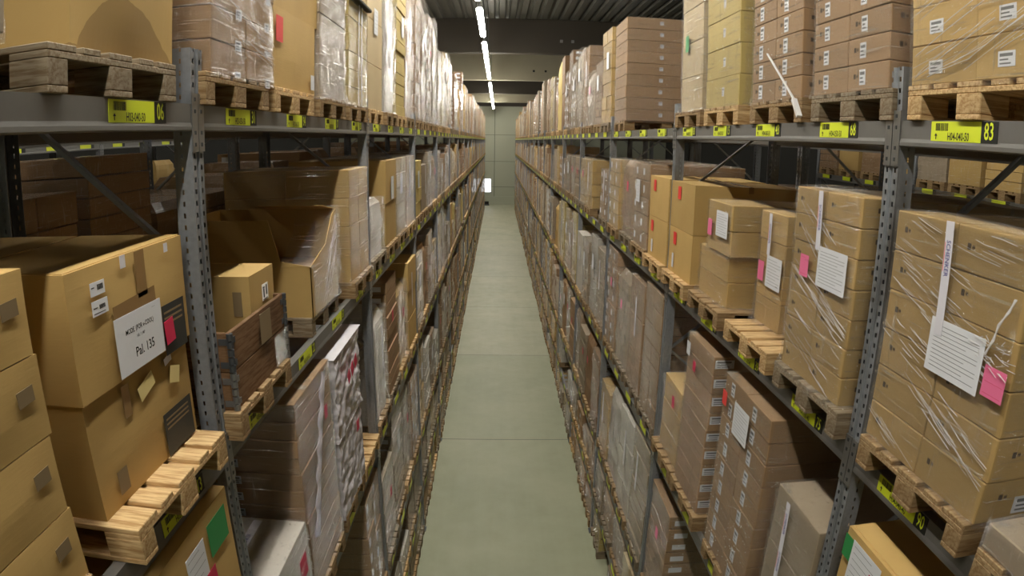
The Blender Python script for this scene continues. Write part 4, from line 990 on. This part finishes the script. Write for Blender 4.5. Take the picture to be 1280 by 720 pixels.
for S, face, xf, Y1 in (('L', 1, XL, YL), ('R', -1, XR, YR)):
    for k in range(NB+1):
        for s, so in enumerate(SLOT):
            for lv in 'TMCDEF':
                if (S, k, s, lv) in used: continue
                Y = Y1+(k-1)*BAY+so; z = LEV[lv]
                if Y < 1.05*abs(z)+.3: continue            # nothing of it could be seen from this height
                rr = random.Random('%s%d%d%s' % (S, k, s, lv))
                key = (S, k, s, lv)
                if key in OVER:
                    if OVER[key] is None: continue
                    st, h, tone, film = OVER[key]
                else:
                    st = rr.choices('ABCD', (4, 3, 3.5, 1))[0]
                    hi = MAXH[lv]; h = rr.uniform(.78, 1)*hi if rr.random() < .8 else rr.uniform(.45, .8)*hi
                    if lv == 'T': h = rr.uniform(1.45, 2.1) if S == 'L' or k > 4 else rr.uniform(1.1, 1.8)
                    tone = rr.choices(['brown', 'grey', 'tan', 'dark', 'white', 'pale', 'yellow'], (6, 5, 3, 1.5, 1.2, 1, .6))[0]
                    film = 1 if rr.random() < .85 else 0
                    if rr.random() < .035: continue
                cand.append((h*abs(xf)/Y**3*(.5 if lv in 'EF' else 1), S, face, xf, k, s, lv, Y, z, st, max(.2, h), tone, film, rr.randint(0, 99)))
cand.sort(key=lambda c: -c[0])
HW = {0: 'low', 1: 'medium-high', 2: 'tall'}
NEAR_IND = 262
rest_loads, rest_pal = MB(), MB(); rest_i = {'brown': 0, 'grey': 1, 'tan': 2, 'dark': 3, 'white': 4, 'pale': 2, 'yellow': 2}
def simple_pallet(b, T):
    b.box(-.4, .4, 0, 1.2, .122, .144, 0, T); b.box(-.4, .4, 0, .1, .10, .122, 0, T)
    for cx in (-.35, 0, .35): b.box(cx-.06, cx+.06, 0, 1.2, 0, .022, 0, T); b.box(cx-.06, cx+.06, 0, .145, .022, .1, 0, T)
for n, (_, S, face, xf, k, s, lv, Y, z, st, h, tone, film, seed) in enumerate(cand):
    side = 'left' if S == 'L' else 'right'; rr = random.Random(seed*31+n)
    px = xf*(1-.02*rr.random()); sg = -1 if face > 0 else 1
    where = '%s place of %s bay, %s %s' % (ORD[s], ORD[k], side, LEVN[lv] if lv != 'F' else 'rack floor level')
    if n < NEAR_IND:
        wd = rr.choice(['mid', 'mid', 'old', 'fresh'])
        pallet(face, px, Y, z, '%s pallet in the %s' % ({'mid': 'brown', 'old': 'greyish', 'fresh': 'pale'}[wd], where), wd, k <= 2 and lv in 'TMC')
        hw = HW[0 if h < .6 else 1 if h < 1.2 else 2]
        lab = '%s %s %s, %s' % (hw, TONES[tone][0], 'film-wrapped load' if film else 'carton stack', where)
        nt = rr.choice([None, 'paper', 'paper', 'pink', 'magenta', 'whitetape', 'whitetape']) if k <= 4 and h > .7 else None
        put_fill(S, face, px+(-sg)*-.03, Y+rr.uniform(-.02, .02), z+.144, st, h, tone, film, lab, lv, seed, 'loads on the %s rack' % side, nt, rr.uniform(-.015, .015), k <= 4)
    else:
        T = frame(face, px, Y, z); simple_pallet(rest_pal, T)
        g = fill_geo(st, round(h*10)/10, seed % 3, True); T = frame(face, px+sg*(.575+.03), Y, z+.144)
        rest_loads.add(g.v, g.f, rest_i[tone], T)
def fixed_card(nm, color):
    m = M['wrapcard'].copy(); m.name = nm
    for nd in m.node_tree.nodes:
        if nd.type == 'OBJECT_INFO':
            rgb = m.node_tree.nodes.new('ShaderNodeRGB'); rgb.outputs[0].default_value = lin(color)
            for l in list(m.node_tree.links):
                if l.from_node == nd and l.from_socket.name == 'Color': m.node_tree.links.new(rgb.outputs[0], l.to_socket)
    return m
ms = [fixed_card('far_load_'+c, CARD[c]) for c in ('brown', 'grey', 'tan', 'dark', 'white')]
tag(ob('wrapped_load', rest_loads.mesh('far_loads', ms)), 'the many wrapped loads in the distant bays of both racks', 'wrapped loads', 'loads on the racks far off', 'stuff')
tag(ob('wooden_pallet', rest_pal.mesh('far_pallets', ['wood']), None, None, WOOD['mid']), 'the many pallets in the distant bays of both racks', 'pallets', 'pallets far off', 'stuff')

# goods in the racks behind, glimpsed through the gaps
for S, face, xf, Y1 in (('L', 1, XL, YL), ('R', -1, XR, YR)):
    sg = -1 if S == 'L' else 1; side = 'left' if S == 'L' else 'right'; xb = xf+sg*(RD*2+.25); xn = xb+sg*3.0
    for k in range(1, 6):
        for s, so in enumerate(SLOT):
            rr = random.Random('b%s%d%d' % (S, k, s)); Y = Y1+(k-1)*BAY+so
            for lv in ('M',):
                h = rr.uniform(.75, 1.05) if S == 'R' else rr.uniform(.9, 1.2)
                if S == 'L' and k == 1 and s > 1: h = .85
                if S == 'R': h = rr.uniform(.6, .85)
                pallet(-face, xb, Y, LEV[lv], 'shadowed pallet behind the %s rack, %s place of %s bay' % (side, ORD[s], ORD[k]), 'mid', False, 0, 'pallets behind the %s rack' % side)
                put_fill(S, -face, xb, Y, LEV[lv]+.144, rr.choice('ABC'), h, rr.choice(['brown', 'dark', 'brown']), rr.random() < .6, 'shadowed brown load behind the %s rack, %s place of %s bay' % (side, ORD[s], ORD[k]), lv, rr.randint(0, 9), 'loads behind the %s rack' % side)
            if k > 3: continue
            dz = -.04 if S == 'L' else -.60
            for lv in ('T', 'M'):
                h = rr.uniform(.8, 1.05)
                pallet(face, xn, Y, LEV[lv]+dz, 'pallet across the next %s aisle, %s, %s place of %s bay' % (side, LEVN[lv], ORD[s], ORD[k]), 'mid', False, 0, 'pallets across the %s aisle' % side)
                put_fill(S, face, xn, Y, LEV[lv]+dz+.144, rr.choice('ABCD'), h, rr.choice(['tan', 'brown', 'yellow', 'grey']), rr.random() < .7, 'load across the next %s aisle, %s, %s place of %s bay' % (side, LEVN[lv], ORD[s], ORD[k]), lv, rr.randint(0, 9), 'loads across the %s aisle' % side)
